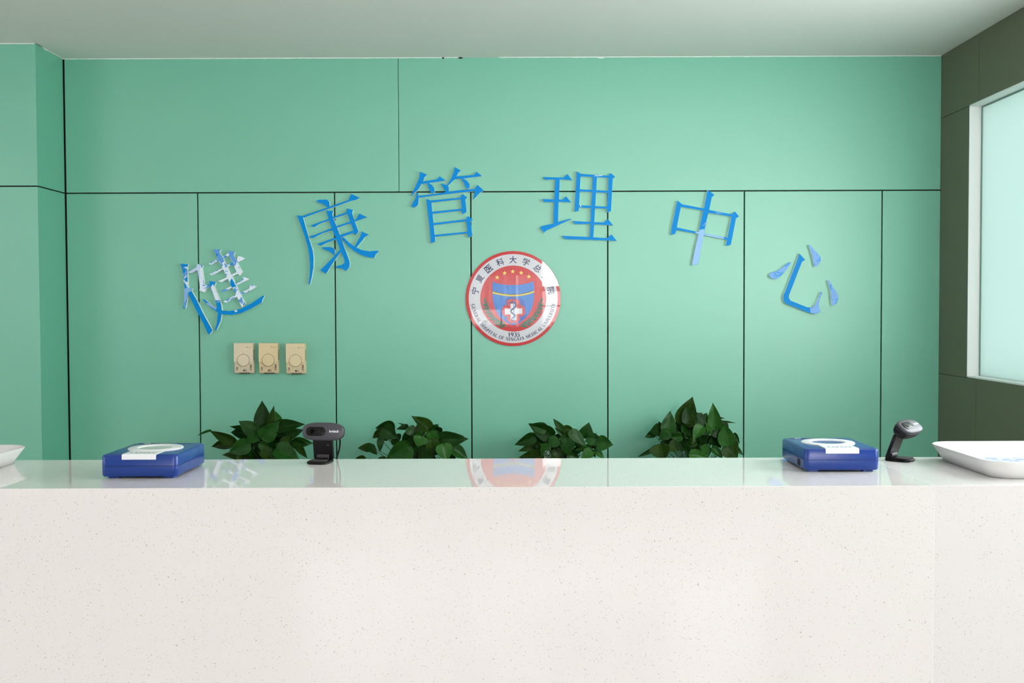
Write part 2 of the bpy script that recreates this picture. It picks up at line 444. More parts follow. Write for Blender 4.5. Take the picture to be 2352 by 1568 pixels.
def curtain(x0, x1, z0, label):
    m = MB(); k = int((x1 - x0) / 0.012); ph = rr.random() * 6; pr = []
    for i in range(k + 1):
        x = x0 + (x1 - x0) * i / k
        pr.append((x, YR + 0.14 + 0.035 * math.sin(x * 46 + ph + 1.4 * math.sin(x * 9))))
    for zz in (z0, 2.98): m.v += [(a, c_, zz) for a, c_ in pr]
    for i in range(k): m.f.append([i, i + 1, k + 2 + i, k + 1 + i]); m.m.append(0)
    o = m.build('curtain', M_curt, smooth='all'); tag(o, label, 'curtain', 'curtains over the lobby windows')
    return o
curtain(-1.62, 0.10, 1.15, 'sheer white pleated curtain hanging over the left lobby windows')
curtain(0.16, 1.02, 0.6, 'sheer white pleated curtain hanging over the middle lobby windows')
tag(BX('curtain_rail', M_metal, -1.7, 1.8, YR + 0.1, YR + 0.17, 2.985, 3.01), 'metal rail carrying the lobby curtains', 'rail')

# two flush downlights in the desk ceiling, out of the frame, that the satin panels mirror
M_lamp = bpy.data.materials.new('lamp_diffuser'); M_lamp.use_nodes = True
n = M_lamp.node_tree.nodes; e = n.new('ShaderNodeEmission'); e.inputs['Strength'].default_value = 6.0
M_lamp.node_tree.links.new(e.outputs[0], n['Material Output'].inputs[0])
for x, lb in ((-1.45, 'round flush downlight in the ceiling over the left part of the desk'), (0.72, 'round flush downlight in the ceiling over the right part of the desk')):
    t = empty('ceiling_downlight', (x, 2.95, ZC), label=lb, cat='ceiling light', group='downlights over the desk')
    MB().lathe([(.085, 0), (.085, -.006), (.07, -.010), (.07, -.002), (0.0001, -.002)]).build('trim_ring', M_white, t, smooth=True)
    MB().lathe([(.069, -.0025), (.069, -.006), (.0001, -.006)]).build('diffuser', M_lamp, t)

# ------------------------------------------------------------------ reception counter
ZT = 1.093      # from the reflection of the emblem in the ledge
SZ = 1.17
YN = PZ(1176, 1118.2, ZT).y
YF = PZ(1176, 1052.4, ZT).y
XJ = PZ(2145, 1114.5, ZT).x
CX0, CX1 = -1.45, 1.45
ct = empty('reception_counter', (0, YN, 0), label='long white speckled quartz reception counter with a raised ledge, in front of the green wall', cat='counter')
def cbox(nm, m, *a, bevel=0.0):
    return child(BX(nm, m, *a, bevel=bevel), ct)
def mitred(nm, m, x0, x1, y0, front):
    e = 0.0007
    sec = ([(y0, 0), (y0, ZT - e), (y0 + e * .3, ZT - e * .3), (y0 + .02, ZT - .02), (y0 + .02, 0)] if front else
           [(y0 + e * .3, ZT - e * .3), (y0 + e, ZT), (YF - .001, ZT), (YF, ZT - .001), (YF, ZT - .02), (y0 + .02, ZT - .02)])
    return child(MB().prism([sec], lambda u, v, q: (x0 if not q else x1, u, v)).build(nm, m), ct)
for m_, x0, x1 in ((M_stone, CX0, XJ - 0.0002), (M_stone2, XJ + 0.0002, CX1)):
    mitred('front_panel', m_, x0, x1, YN, True)
    mitred('ledge_top', m_, x0, x1, YN, False)
cbox('joint', M_caulk2, XJ - 0.0005, XJ + 0.0005, YN - .00006, YN + .001, 0, ZT - .0009)
cbox('joint', M_caulk2, XJ - 0.0005, XJ + 0.0005, YN + .0010, YF - .001, ZT - .001, ZT + .00006)
cbox('back_panel', M_stone, CX0, CX1, YF - 0.03, YF - 0.01, 0.76, ZT - 0.0205)
cbox('work_surface', M_stone2, CX0, CX1, YN + 0.021, YF + 0.45, 0.72, 0.76)
for xx in (CX0, CX1 - 0.03): cbox('end_panel', M_cab, xx, xx + 0.03, YN + 0.021, YF + 0.43, 0, 0.719)

# low cabinet behind the desk that carries the plants (hidden by the counter in the photograph)
ZB = 0.56
cb = empty('low_cabinet', (0, 4.4, 0), label='low cabinet against the green wall behind the counter, under the four potted plants', cat='cabinet')
child(BX('carcass', M_cab, -1.50, 1.50, 4.205, 4.575, 0.0, ZB - 0.02), cb)
child(BX('cabinet_top', M_cab, -1.52, 1.52, 4.18, 4.58, ZB - 0.02, ZB, bevel=0.002), cb)
for i in range(5):
    x = -1.5 + 0.6 * i
    d = child(BX('door', M_cab, x + .003, x + .597, 4.187, 4.2049, 0.02, ZB - .023, bevel=0.001), cb)
    h = BX('handle', M_metal, x + .54, x + .55, 4.172, 4.187, .33, .45); h.parent = d

# ------------------------------------------------------------------ the six characters on the wall
TK = 0.018
def character(crop, w, strokes, label, overlays=()):
    x0, y0 = crop; s = w / 1568.0
    allp = [p for st in strokes for p in st[1]]
    cx = sum(p[0] for p in allp) / len(allp); cy = sum(p[1] for p in allp) / len(allp)
    c = PY(x0 + cx * s, y0 + cy * s, D); 
    root = empty('sign_character', (c.x, D, c.z), label=label, cat='sign character', group='blue characters of the wall sign')
    def one(m, pts, y_front, y_back, nm, side=M_acr):
        P = [PY(x0 + p[0] * s, y0 + p[1] * s, D - TK) for p in pts]
        if len(pts) > 9 and m is not None: pass
        q = [(p.x - c.x, p.z - c.z) for p in P]
        o = MB().prism([q], lambda u, v, t: (u, (y_back if t else y_front) - D, v), side_mi=1, front_mi=0).build(nm, [m, side], root)
        return o
    for i, (m, pts) in enumerate(strokes):
        one(m, pts, D - TK - 0.00006 * i, D - 0.0001, 'stroke')
    for i, (m, pts) in enumerate(overlays):
        one(m, pts, D - TK - 0.0012 - 0.00005 * i, D - TK + 0.002, 'peeled_patch', side=m)
    return root
F, FM, FT, FH, FP, FL, FW = M_film, M_film_mid, M_film_torn, M_film_half, M_film_pale, M_film_lilac, M_film_wht

character((390, 550), 240, [
 (FH, [(162,362),(280,368),(266,400),(262,440),(268,600),(272,715),(272,830),(255,930),(232,1040),(200,1030),(212,940),(218,800),(216,700),(205,570),(185,440)]),
 (F, [(218,735),(270,722),(342,730),(325,770),(400,900),(500,1110),(640,1360),(600,1420),(575,1418),(510,1270),(400,1065),(320,900),(270,800)]),
 (FT, [(275,492),(400,418),(412,365),(497,388),(478,440),(485,445),(522,700),(600,665),(605,700),(540,738),(522,790),(440,765),(452,720),(420,480),(412,455),(325,502),(285,500)]),
 (F, [(595,618),(690,638),(665,705),(745,890),(775,1000),(782,1110),(762,1220),(700,1360),(676,1355),(706,1250),(722,1110),(705,1000),(680,890),(605,710)]),
 (F, [(495,900),(520,895),(600,960),(700,1025),(790,1065),(910,1072),(1060,1040),(1220,960),(1400,838),(1420,845),(1390,900),(1380,945),(1220,1035),(1080,1100),(940,1130),(800,1120),(700,1080),(600,1010),(545,960)]),
 (FT, [(655,148),(760,150),(742,190),(790,265),(850,390),(930,550),(990,680),(1060,830),(1135,960),(1085,1018),(1040,930),(1010,860),(940,720),(870,590),(800,440),(730,310)]),
 (FT, [(885,165),(978,185),(955,230),(1010,345),(1085,485),(1045,538),(1010,500),(950,370),(890,235)]),
 (FT, [(580,362),(700,300),(780,262),(880,205),(905,235),(800,285),(735,318),(660,350),(625,380)]),
 (FT, [(592,520),(700,468),(790,430),(900,360),(975,335),(1005,320),(1020,250),(1050,250),(1135,285),(1010,348),(960,372),(860,410),(800,445),(720,490),(640,535)]),
 (FT, [(725,622),(860,565),(920,530),(1020,480),(1040,505),(930,550),(870,590),(775,640)]),
 (FT, [(765,772),(900,710),(980,665),(1075,620),(1095,560),(1120,565),(1195,592),(1085,645),(990,690),(920,725),(820,785)]),
 (FT, [(800,930),(990,830),(1120,770),(1190,740),(1212,675),(1240,680),(1305,705),(1220,760),(1060,830),(990,865),(850,948)]),
], 'first character of the wall sign, leftmost, its blue film torn off in white patches', overlays=[
 (M_film_mid, [(655,148),(760,150),(742,190),(790,265),(820,330),(780,350),(735,318),(700,240)]),
 (M_film_mid, [(885,165),(978,185),(955,230),(1005,330),(960,345),(930,310),(890,235)]),
 (F, [(905,625),(930,580),(955,625),(985,680),(1000,700),(940,722),(915,690)]),
 (FW, [(615,715),(650,665),(665,705),(745,890),(752,908),(688,912)]),
 (FL, [(275,492),(400,418),(412,365),(450,372),(452,600),(440,600),(420,480),(412,455),(325,502),(285,500)]),
 (FW, [(455,385),(470,400),(512,680),(448,690),(450,620)]),
 (FP, [(216,740),(270,722),(342,730),(325,770),(270,800),(262,860),(235,940),(213,940)]),
 (F, [(165,366),(278,370),(266,402),(215,410),(185,400)]),
 (FP, [(545,945),(600,960),(690,1020),(700,1060),(640,1025),(560,975)]),
 (FM, [(695,910),(752,908),(762,945),(706,950)]),
 (FW, [(965,1065),(1000,1055),(1018,1075),(990,1090)]),
])
character((660, 430), 230, [
 (F, [(458,205),(500,195),(610,192),(645,212),(662,245),(662,300),(640,315),(610,300),(560,262),(470,230)]),
 (F, [(240,448),(400,395),(640,310),(800,255),(955,200),(1000,103),(1135,165),(1080,195),(1000,212),(800,285),(650,335),(450,405),(255,478)]),
 (F, [(150,438),(245,452),(250,490),(300,665),(370,900),(400,1000),(412,1100),(408,1250),(385,1400),(355,1518),(333,1518),(352,1350),(355,1200),(345,1080),(320,930),(270,760),(210,590)]),
 (F, [(365,598),(500,548),(650,492),(735,458),(925,392),(935,420),(735,485),(650,520),(500,575),(430,622),(400,618)]),
 (F, [(935,330),(1028,355),(1015,410),(1050,510),(1065,560),(1115,690),(1075,750),(1045,720),(1030,660),(985,540),(945,420),(922,385)]),
 (F, [(340,770),(400,755),(560,695),(700,635),(800,600),(980,535),(1080,500),(1125,410),(1250,470),(1100,522),(1000,560),(790,630),(700,672),(550,720),(400,795),(370,790)]),
 (F, [(468,885),(600,840),(760,785),(830,745),(1040,675),(1050,710),(880,770),(760,815),(600,875),(530,912),(500,908)]),
 (F, [(605,365),(725,370),(705,415),(715,470),(780,630),(840,790),(900,960),(960,1120),(980,1190),(970,1250),(930,1305),(900,1300),(860,1270),(760,1258),(752,1240),(850,1215),(895,1185),(890,1130),(830,980),(770,820),(700,650),(640,470)]),
 (F, [(535,942),(580,935),(680,935),(730,955),(745,990),(745,1055),(715,1050),(670,1010),(560,965)]),
 (F, [(830,970),(850,1000),(750,1130),(690,1220),(610,1352),(512,1298),(580,1235),(740,1070)]),
 (F, [(1165,690),(1275,742),(1215,780),(1085,942),(1055,925),(1140,770)]),
 (F, [(845,790),(880,780),(960,860),(1060,930),(1160,980),(1280,1003),(1425,990),(1428,1010),(1385,1050),(1365,1103),(1290,1100),(1180,1070),(1050,1000),(950,920)]),
], 'second character of the wall sign, solid blue, many strokes, tilted left')
character((930, 370), 200, [
 (F, [(275,190),(400,243),(355,290),(330,360),(300,410),(240,510),(155,590),(125,635),(112,625),(150,540),(200,430),(250,320)]),
 (F, [(320,365),(580,325),(625,270),(735,350),(430,395),(300,410)]),
 (F, [(400,395),(430,390),(500,440),(530,490),(535,540),(520,575),(480,580),(450,540)]),
 (F, [(895,105),(1010,170),(960,215),(930,280),(895,330),(800,420),(775,440),(762,425),(830,320),(885,180)]),
 (F, [(920,275),(1240,248),(1290,187),(1390,270),(1050,312),(890,328)]),
 (F, [(1020,315),(1060,315),(1130,365),(1168,420),(1165,480),(1130,498),(1100,480),(1060,390)]),
 (F, [(640,400),(770,432),(792,480),(795,550),(740,575),(700,490)]),
 (F, [(250,620),(480,600),(740,555),(1000,520),(1255,500),(1305,425),(1420,525),(1340,580),(1245,685),(1230,680),(1265,540),(1000,565),(740,595),(500,625),(250,658)]),
 (F, [(215,565),(240,575),(248,700),(240,780),(210,815),(165,832),(115,815),(130,770),(190,670)]),
 (F, [(385,685),(410,685),(475,712),(500,950),(520,1150),(550,1445),(470,1475),(440,1150),(410,900)]),
 (F, [(470,708),(1005,655),(1010,685),(480,745)]),
 (F, [(1005,655),(1010,620),(1045,595),(1125,655),(1090,690),(1112,918),(1045,952),(1030,940),(1010,690)]),
 (F, [(495,910),(1025,855),(1028,890),(500,948)]),
 (F, [(515,1115),(1110,1045),(1115,1080),(522,1152)]),
 (F, [(1105,1045),(1115,1005),(1140,988),(1222,1050),(1185,1090),(1215,1340),(1145,1375),(1130,1290),(1108,1085)]),
 (F, [(535,1328),(1135,1268),(1138,1298),(540,1362)]),
], 'third character of the wall sign, blue, topmost of the arc, ladder-like lower half')
character((1220, 370), 210, [
 (F, [(200,270),(420,278),(555,280),(575,260),(625,222),(705,325),(600,320),(490,310),(240,320)]),
 (F, [(415,310),(490,310),(480,600),(470,700),(460,1050),(385,1075),(385,900),(400,600)]),
 (F, [(190,648),(400,655),(535,658),(600,603),(685,705),(475,698),(225,703)]),
 (F, [(155,1130),(190,1110),(380,1070),(460,1045),(640,992),(690,985),(690,998),(640,1015),(440,1108),(260,1190),(215,1228)]),
 (F, [(782,172),(850,215),(845,300),(832,560),(815,852),(745,868),(750,780),(765,500)]),
 (F, [(840,218),(1325,248),(1330,285),(840,262)]),
 (F, [(1058,262),(1128,262),(1115,500),(1100,750),(1085,1000),(1065,1320),(1003,1318),(1015,1080),(1030,780),(1045,520)]),
 (F, [(1325,245),(1365,203),(1440,268),(1398,305),(1385,560),(1370,858),(1300,878),(1305,760),(1320,500)]),
 (F, [(835,482),(1325,508),(1322,545),(832,520)]),
 (F, [(820,755),(1310,780),(1305,815),(820,795)]),
 (F, [(710,1025),(1010,1042),(1250,1050),(1318,992),(1405,1098),(1100,1085),(1010,1075),(750,1078)]),
 (F, [(525,1280),(1005,1300),(1300,1320),(1380,1258),(1468,1365),(1100,1352),(580,1335)]),
], 'fourth character of the wall sign, upright blue, with a four-cell grid, above the round emblem', overlays=[
 (FW, [(1085,246),(1160,245),(1222,238),(1222,250),(1130,258),(1088,256)]),
 (FW, [(845,755),(862,755),(852,768),(865,785),(855,788),(842,770)]),
])
character((1520, 420), 200, [
 (F, [(288,315),(362,382),(345,430),(300,650),(262,850),(245,912),(160,932),(180,800),(230,560),(270,360)]),
 (F, [(355,382),(765,460),(850,485),(1260,565),(1258,605),(835,535),(750,498),(350,430)]),
 (F, [(1260,565),(1315,512),(1392,603),(1335,635),(1325,700),(1270,980),(1245,1110),(1225,1120),(1152,1128),(1180,1000),(1250,640)]),
 (F, [(830,125),(948,215),(900,260),(855,480),(810,660),(760,910),(720,1120),(655,1455),(540,1485),(600,1180),(665,900),(730,560),(765,440),(815,170)]),
 (F, [(270,800),(670,885),(760,905),(1180,985),(1178,1025),(760,940),(665,918),(265,845)]),
], 'fifth character of the wall sign, blue, tilted right, its lower stem faded pale blue', overlays=[
 (FP, [(680,850),(715,835),(770,832),(757,915),(718,1120),(652,1455),(542,1484),(602,1180),(667,900)]),
 (FP, [(758,908),(930,940),(1110,976),(1125,1010),(1050,997),(757,938)]),
 (FP, [(612,875),(672,886),(664,916),(600,902)]),
 (M_film_mid, [(795,695),(808,700),(785,790),(765,785),(722,775),(735,755),(765,735)]),
 (M_film_mid, [(960,530),(1010,522),(1060,540),(1100,545),(1060,560),(980,548)]),
])
character((1750, 550), 190, [
 (FM, [(510,428),(550,430),(550,450),(480,550),(380,670),(300,740),(240,748),(180,730),(145,690),(140,660),(180,622),(270,600),(370,545),(430,490)]),
 (F, [(710,265),(822,385),(762,420),(690,600),(590,860),(515,1050),(510,1100),(540,1155),(640,1195),(850,1280),(930,1292),(990,1260),(1040,1180),(1120,990),(1152,998),(1100,1120),(1080,1230),(1085,1300),(1115,1360),(1060,1395),(990,1408),(900,1388),(700,1310),(480,1225),(420,1180),(405,1120),(410,1050),(450,960),(550,700),(650,450)]),
 (FM, [(885,98),(910,98),(1000,200),(1075,280),(1115,340),(1118,400),(1085,460),(1040,510),(1000,515),(985,470),(960,330),(920,200)]),
 (FM, [(1245,775),(1275,770),(1330,870),(1410,990),(1445,1060),(1448,1130),(1420,1200),(1370,1245),(1325,1248),(1318,1150),(1305,1010),(1280,900)]),
], 'last character of the wall sign, rightmost, blue, a hook with three teardrop dots', overlays=[
 (M_film_mid, [(905,1300),(935,1293),(990,1262),(1040,1182),(1120,992),(1150,998),(1098,1120),(1078,1230),(1083,1300),(1112,1360),(1060,1393),(990,1406),(920,1390)]),
])

# ------------------------------------------------------------------ round emblem
EC = PY(1178.8, 685.6, D)
ER = 108.9 / 2400 * (D - 0.008); ES = 0.0070; EB = 0.007       # radius, rise of the dome, thickness of the rim
K7 = ER / 714.0                                                # photo-crop unit -> metres
em = empty('round_emblem', (EC.x, D, EC.z), label='round glossy red and white hospital emblem with blue shield, under the arc of characters', cat='emblem')
def e7(p): return ((p[0] - 776) * K7, -(p[1] - 788) * K7)
SR = (ER * ER + ES * ES) / (2 * ES)
def dome_y(x, z): return -(EB + ES * (1 - (x * x + z * z) / (ER * ER)))
def dome_piece(name, tris_v, tris_f, layer, m, cut=True, kind=None):
    bm = bmesh.new()
    vs = [bm.verts.new((p[0], 0, p[1])) for p in tris_v]
    for f in tris_f:
        try: bm.faces.new([vs[i] for i in f])
        except ValueError: pass
    if cut:
        st = 0.018
        for ax in (0, 2):
            lo = min(v.co[ax] for v in bm.verts); hi = max(v.co[ax] for v in bm.verts)
            k = math.ceil(lo / st)
            while k * st < hi:
                co = [0, 0, 0]; no = [0, 0, 0]; co[ax] = k * st; no[ax] = 1
                bmesh.ops.bisect_plane(bm, geom=bm.verts[:] + bm.edges[:] + bm.faces[:], plane_co=co, plane_no=no, dist=1e-7)
                k += 1
    for f in bm.faces:
        f.normal_update()
        if f.normal.y > 0: f.normal_flip()
    for v in bm.verts: v.co.y = dome_y(v.co.x, v.co.z) - layer * 0.00012
    me = bpy.data.meshes.new(name); bm.to_mesh(me); bm.free(); me.materials.append(m)
    me.polygons.foreach_set('use_smooth', [True] * len(me.polygons))
    me.normals_split_custom_set_from_vertices([Vector((v.co.x / SR, -1, v.co.z / SR)).normalized() for v in me.vertices])
    o = bpy.data.objects.new(name, me); C.objects.link(o); o.parent = em
    if kind: o['kind'] = kind
    return o
def dome_poly(name, loops, layer, m):
    tr = tessellate_polygon([[Vector((p[0], p[1], 0)) for p in lp] for lp in loops])
    return dome_piece(name, [p for lp in loops for p in lp], tr, layer, m)
def circ(r, k=144, cx=0, cy=0, a0=0): return [(cx + r * math.cos(a0 + 2 * math.pi * i / k), cy + r * math.sin(a0 + 2 * math.pi * i / k)) for i in range(k)]
MB().prism([circ(ER)], lambda u, v, t: (u, -EB - 0.00001 if not t else -0.0002, v)).build('edge', mat('emblem_edge', (150, 60, 55), 0.2), em, smooth=True)
dome_poly('red_rim', [circ(ER), circ(ER * .937)], 1, E_red)
dome_poly('white_ring', [circ(ER * .937), circ(ER * .695)], 1, E_white)
dome_poly('red_disc', [circ(ER * .695)], 1, E_red)
dome_poly('shield', [[e7(p) for p in [(465,535),(540,560),(620,575),(700,583),(775,585),(850,583),(930,573),(1010,555),(1085,530),(1090,620),(1092,700),(1086,800),(1072,880),(1045,960),(1000,1040),(940,1100),(870,1150),(780,1190),(700,1160),(620,1110),(560,1050),(515,970),(485,880),(468,790),(462,690)]]], 2, E_blue)
dome_poly('inner_shield', [[e7(p) for p in spl([(630,860),(650,800),(690,775),(780,757),(870,775),(925,815),(948,880),(952,980),(975,1060),(930,1100),(870,1145),(780,1180),(700,1150),(640,1105),(650,1040),(625,950),(630,860)], 4)[:-1]]], 3, E_dblue)
dome_poly('gold_band', [[e7(p) for p in [(463,680),(540,700),(620,716),(700,727),(775,731),(850,728),(930,716),(1010,698),(1092,670),(1091,697),(1010,725),(930,742),(850,752),(775,755),(700,752),(620,742),(540,728),(465,712)]]], 4, E_yel)
dome_poly('dark_line', [[e7(p) for p in [(463,672),(540,691),(620,706),(700,717),(775,721),(850,718),(930,706),(1010,688),(1092,661),(1092,670),(1010,698),(930,716),(850,728),(775,731),(700,727),(620,716),(540,700),(463,680)]]], 4, E_navy)
dome_poly('flower', [[e7(p) for p in [(690,815),(735,795),(780,800),(830,795),(872,825),(876,872),(858,892),(905,882),(950,925),(955,955),(948,970),(962,990),(950,1025),(905,1062),(865,1050),(880,1080),(866,1115),(825,1162),(780,1150),(735,1160),(690,1115),(680,1080),(695,1050),(655,1062),(610,1025),(600,985),(610,970),(603,950),(615,920),(655,884),(695,890),(680,860)]]], 5, E_red)
dome_poly('white_cross', [[e7(p) for p in [(735,865),(825,865),(825,935),(912,935),(912,1020),(825,1020),(825,1110),(735,1110),(735,1025),(648,1025),(648,937),(735,937)]]], 6, E_white)
def ribbon(pts, ws):
    L, Rr = [], []
    for i, p in enumerate(pts):
        a = Vector(pts[max(i - 1, 0)]); b_ = Vector(pts[min(i + 1, len(pts) - 1)]); d = (b_ - a).normalized()
        nn = Vector((-d.y, d.x)) * (ws[i] / 2)
        L.append((p[0] + nn.x, p[1] + nn.y)); Rr.append((p[0] - nn.x, p[1] - nn.y))
    return L, Rr
def ribbon_mesh(pts, ws):
    L, Rr = ribbon(pts, ws); k = len(pts)
    return L + Rr, [(i, i + 1, k + i + 1, k + i) for i in range(k - 1)]
sn = spl([(712,872,10),(735,852,26),(775,842,22),(808,860,22),(815,885,22),(795,925,20),(752,955,22),(742,985,22),(768,1012,24),(795,1030,24),(796,1055,22),(765,1078,14),(752,1100,12),(770,1125,8),(785,1130,4)], 5)
v_, f_ = ribbon_mesh([e7(p[:2]) for p in sn], [p[2] * K7 for p in sn])
dome_piece('snake', v_, f_, 7, E_navy, cut=False)
dome_poly('staff', [[e7(p) for p in [(778,770),(788,770),(789,1166),(780,1166)]]], 8, E_blue)
dome_poly('staff_knob', [[(p[0], p[1]) for p in circ(11 * K7, 16, *e7((778, 772)))]], 8, E_red)
for p in ((536,470),(648,405),(770,382),(897,402),(1012,458)):
    cx_, cy_ = e7(p); st = []
    for i in range(10):
        r_ = (37 if i % 2 == 0 else 14.5) * K7; a_ = math.pi / 2 + i * math.pi / 5
        st.append((cx_ + r_ * math.cos(a_), cy_ + r_ * math.sin(a_)))
    dome_poly('star', [st], 3, E_star)
def leaf2d(cx_, cy_, ang, L, W):
    P = []
    for i in range(12):
        a_ = 2 * math.pi * i / 12; u = math.cos(a_) * L / 2; v = math.sin(a_) * W / 2 * (1 - .35 * math.cos(a_))
        P.append((cx_ + u * math.cos(ang) - v * math.sin(ang), cy_ + u * math.sin(ang) + v * math.cos(ang)))
    return P
for sgn in (-1, 1):
    vs, fs = [], []
    for k in range(9):
        th = R(8 + 8.1 * k); rad = 425 * K7
        bx, bz = sgn * rad * math.cos(th), -rad * math.sin(th)
        tang = math.atan2(math.cos(th), sgn * math.sin(th))
        for side in (-1, 1):
            if k == 0 and side == 1: continue
            an = tang + side * R(34 if k else 3)
            L = (82 if k < 7 else 95) * K7
            cx_, cz_ = bx + math.cos(an) * L * .45, bz + math.sin(an) * L * .45
            P = leaf2d(cx_, cz_, an, L, 34 * K7)
            b0 = len(vs); vs += P; fs.append(tuple(range(b0, b0 + 12)))
    # the thin stem
    stp = [(sgn * 425 * K7 * math.cos(R(a)), -425 * K7 * math.sin(R(a))) for a in range(8, 86, 6)]
    v_, f_ = ribbon_mesh(stp, [7 * K7] * len(stp)); b0 = len(vs); vs += v_; fs += [tuple(i + b0 for i in f) for f in f_]
    dome_piece('laurel_branch', vs, fs, 4, E_green, cut=False)

# lettering helpers
def text_mesh(s, weight=0.0):
    cu = bpy.data.curves.new('t', 'FONT'); cu.body = s; cu.align_x = 'CENTER'; cu.resolution_u = 3; cu.offset = weight
    o = bpy.data.objects.new('t', cu); C.objects.link(o); bpy.context.view_layer.update()
    me = bpy.data.meshes.new_from_object(o.evaluated_get(bpy.context.evaluated_depsgraph_get()))
    V = [tuple(v.co) for v in me.vertices]; Fc = [tuple(p.vertices) for p in me.polygons]
    bpy.data.objects.remove(o); bpy.data.curves.remove(cu); bpy.data.meshes.remove(me)
    return V, Fc
ax = 583 * K7
for i, chh in enumerate('宁夏医科大学总医院'):
    V, Fc = text_mesh(chh, 0.014)
    xs_ = [v[0] for v in V]; ys_ = [v[1] for v in V]
    cx_, cy_ = (min(xs_) + max(xs_)) / 2, (min(ys_) + max(ys_)) / 2
    sc_ = 112 * K7 / max(max(xs_) - min(xs_), max(ys_) - min(ys_))
    th = R(168.3 - 19.55 * i); rot = th - math.pi / 2
    vv = []
    for v in V:
        u, q = (v[0] - cx_) * sc_, (v[1] - cy_) * sc_
        vv.append((ax * math.cos(th) + u * math.cos(rot) - q * math.sin(rot), ax * math.sin(th) + u * math.sin(rot) + q * math.cos(rot)))
    dome_piece('ring_character', vv, Fc, 3, E_navy, cut=False)

# a small serif alphabet: strokes (x1,y1,x2,y2,width), arcs (cx,cy,rx,ry,a0,a1,thick)
TH, TN = .20, .085
def stem(x, y0=0, y1=1, w=TH, s0=True, s1=True):
    r = [(x, y0, x, y1, w)]
    if s0: r.append((x - w * .5 - .09, y0 + .025, x + w * .5 + .09, y0 + .025, .05))
    if s1: r.append((x - w * .5 - .09, y1 - .025, x + w * .5 + .09, y1 - .025, .05))
    return r
G = {
 'G': (.86, [('a', .44, .5, .35, .46, 50, 322)] + stem(.73, .05, .42, TH, False)),
 'E': (.70, stem(.2) + [(.2, .97, .6, .97, TN), (.2, .52, .5, .52, TN), (.2, .03, .63, .03, TN), (.6, .8, .6, 1, .05), (.63, 0, .63, .22, .05), (.5, .42, .5, .62, .05)]),
 'N': (.90, stem(.18, w=TN) + stem(.74, w=TN, s0=False) + [(.15, .98, .73, .02, TH)]),
 'R': (.82, stem(.2) + [('a', .4, .74, .24, .24, -90, 90), (.2, .97, .42, .97, TN), (.2, .5, .42, .5, TN), (.42, .5, .76, .02, TH)]),
 'A': (.84, [(.14, .02, .43, 1, TN), (.41, 1, .7, .02, TH), (.25, .35, .58, .35, TN), (.02, .025, .26, .025, .05), (.56, .025, .84, .025, .05)]),
 'L': (.66, stem(.2) + [(.2, .03, .6, .03, TN), (.6, 0, .6, .24, .05)]),
 'H': (.90, stem(.2) + stem(.72) + [(.2, .5, .72, .5, TN)]),
 'O': (.88, [('a', .44, .5, .36, .46, 0, 360)]),
 'S': (.62, [('a', .31, .73, .2, .23, 20, 270), ('a', .31, .26, .21, .23, -160, 90)]),
 'P': (.72, stem(.2) + [('a', .4, .72, .23, .25, -90, 90), (.2, .97, .42, .97, TN), (.2, .47, .42, .47, TN)]),
 'I': (.40, stem(.2)),
 'T': (.74, stem(.37, s1=False) + [(.04, .97, .7, .97, TN), (.06, .78, .06, 1, .05), (.68, .78, .68, 1, .05)]),
 'F': (.66, stem(.2) + [(.2, .97, .6, .97, TN), (.2, .5, .5, .5, TN), (.6, .78, .6, 1, .05)]),
 'X': (.86, [(.12, .98, .7, .02, TH), (.14, .02, .68, .98, TN), (.02, .975, .3, .975, .05), (.54, .975, .8, .975, .05), (.02, .025, .28, .025, .05), (.56, .025, .84, .025, .05)]),
 'M': (1.04, stem(.17, w=TN) + stem(.86) + [(.17, .98, .5, .1, TH), (.5, .1, .84, .98, TN)]),
 'D': (.84, stem(.2) + [('a', .36, .5, .38, .47, -90, 90)]),
 'C': (.80, [('a', .44, .5, .35, .46, 48, 312), (.68, .72, .68, .98, .05)]),
 'U': (.86, stem(.18, .3, 1, TH, False) + stem(.7, .3, 1, TN, False) + [('a', .44, .32, .26, .3, 180, 360)]),
 'V': (.84, [(.13, 1, .43, .02, TH), (.44, .02, .72, 1, TN), (.01, .975, .28, .975, .05), (.58, .975, .84, .975, .05)]),
 'Y': (.82, [(.12, 1, .41, .5, TH), (.41, .5, .7, 1, TN), (.41, .5, .41, 0, TH), (.01, .975, .26, .975, .05), (.57, .975, .82, .975, .05), (.25, .025, .57, .025, .05)]),
 '1': (.50, stem(.27, s1=False) + [(.08, .84, .27, .97, TN)]),
 '9': (.56, [('a', .28, .68, .19, .28, 0, 360), ('a', .1, .62, .36, .58, -70, 25)]),
 '3': (.54, [('a', .25, .75, .17, .22, -80, 150), ('a', .24, .28, .2, .26, -150, 85)]),
 '5': (.54, [(.14, .93, .48, .93, .13), (.14, .93, .11, .52, TN), ('a', .22, .32, .22, .29, -150, 115)]),
 ' ': (.42, []),
}
def glyph(chh):
    wd_, items = G[chh]; V, Fc = [], []
    for it in items:
        if it[0] == 'a':
            _, cx_, cy_, rx, ry, a0, a1 = it; k = 14; pts, ws = [], []
            for i in range(k + 1):
                a_ = R(a0 + (a1 - a0) * i / k)
                pts.append((cx_ + rx * math.cos(a_), cy_ + ry * math.sin(a_))); ws.append(TN + (TH - TN) * abs(math.cos(a_)))
        else:
            x1, y1, x2, y2, w_ = it; pts, ws = [(x1, y1), (x2, y2)], [w_, w_]
            if abs(x2 - x1) > .15 and w_ > .1:       # a diagonal: square ends to the line
                pass
        v, f = ribbon_mesh(pts, ws); b0 = len(V); V += v; Fc += [tuple(i + b0 for i in q) for q in f]
    return wd_, V, Fc
txt = 'GENERAL HOSPITAL OF NINGXIA MEDICAL UNIVERSITY'
H_ = 50 * K7; rb = 636 * K7
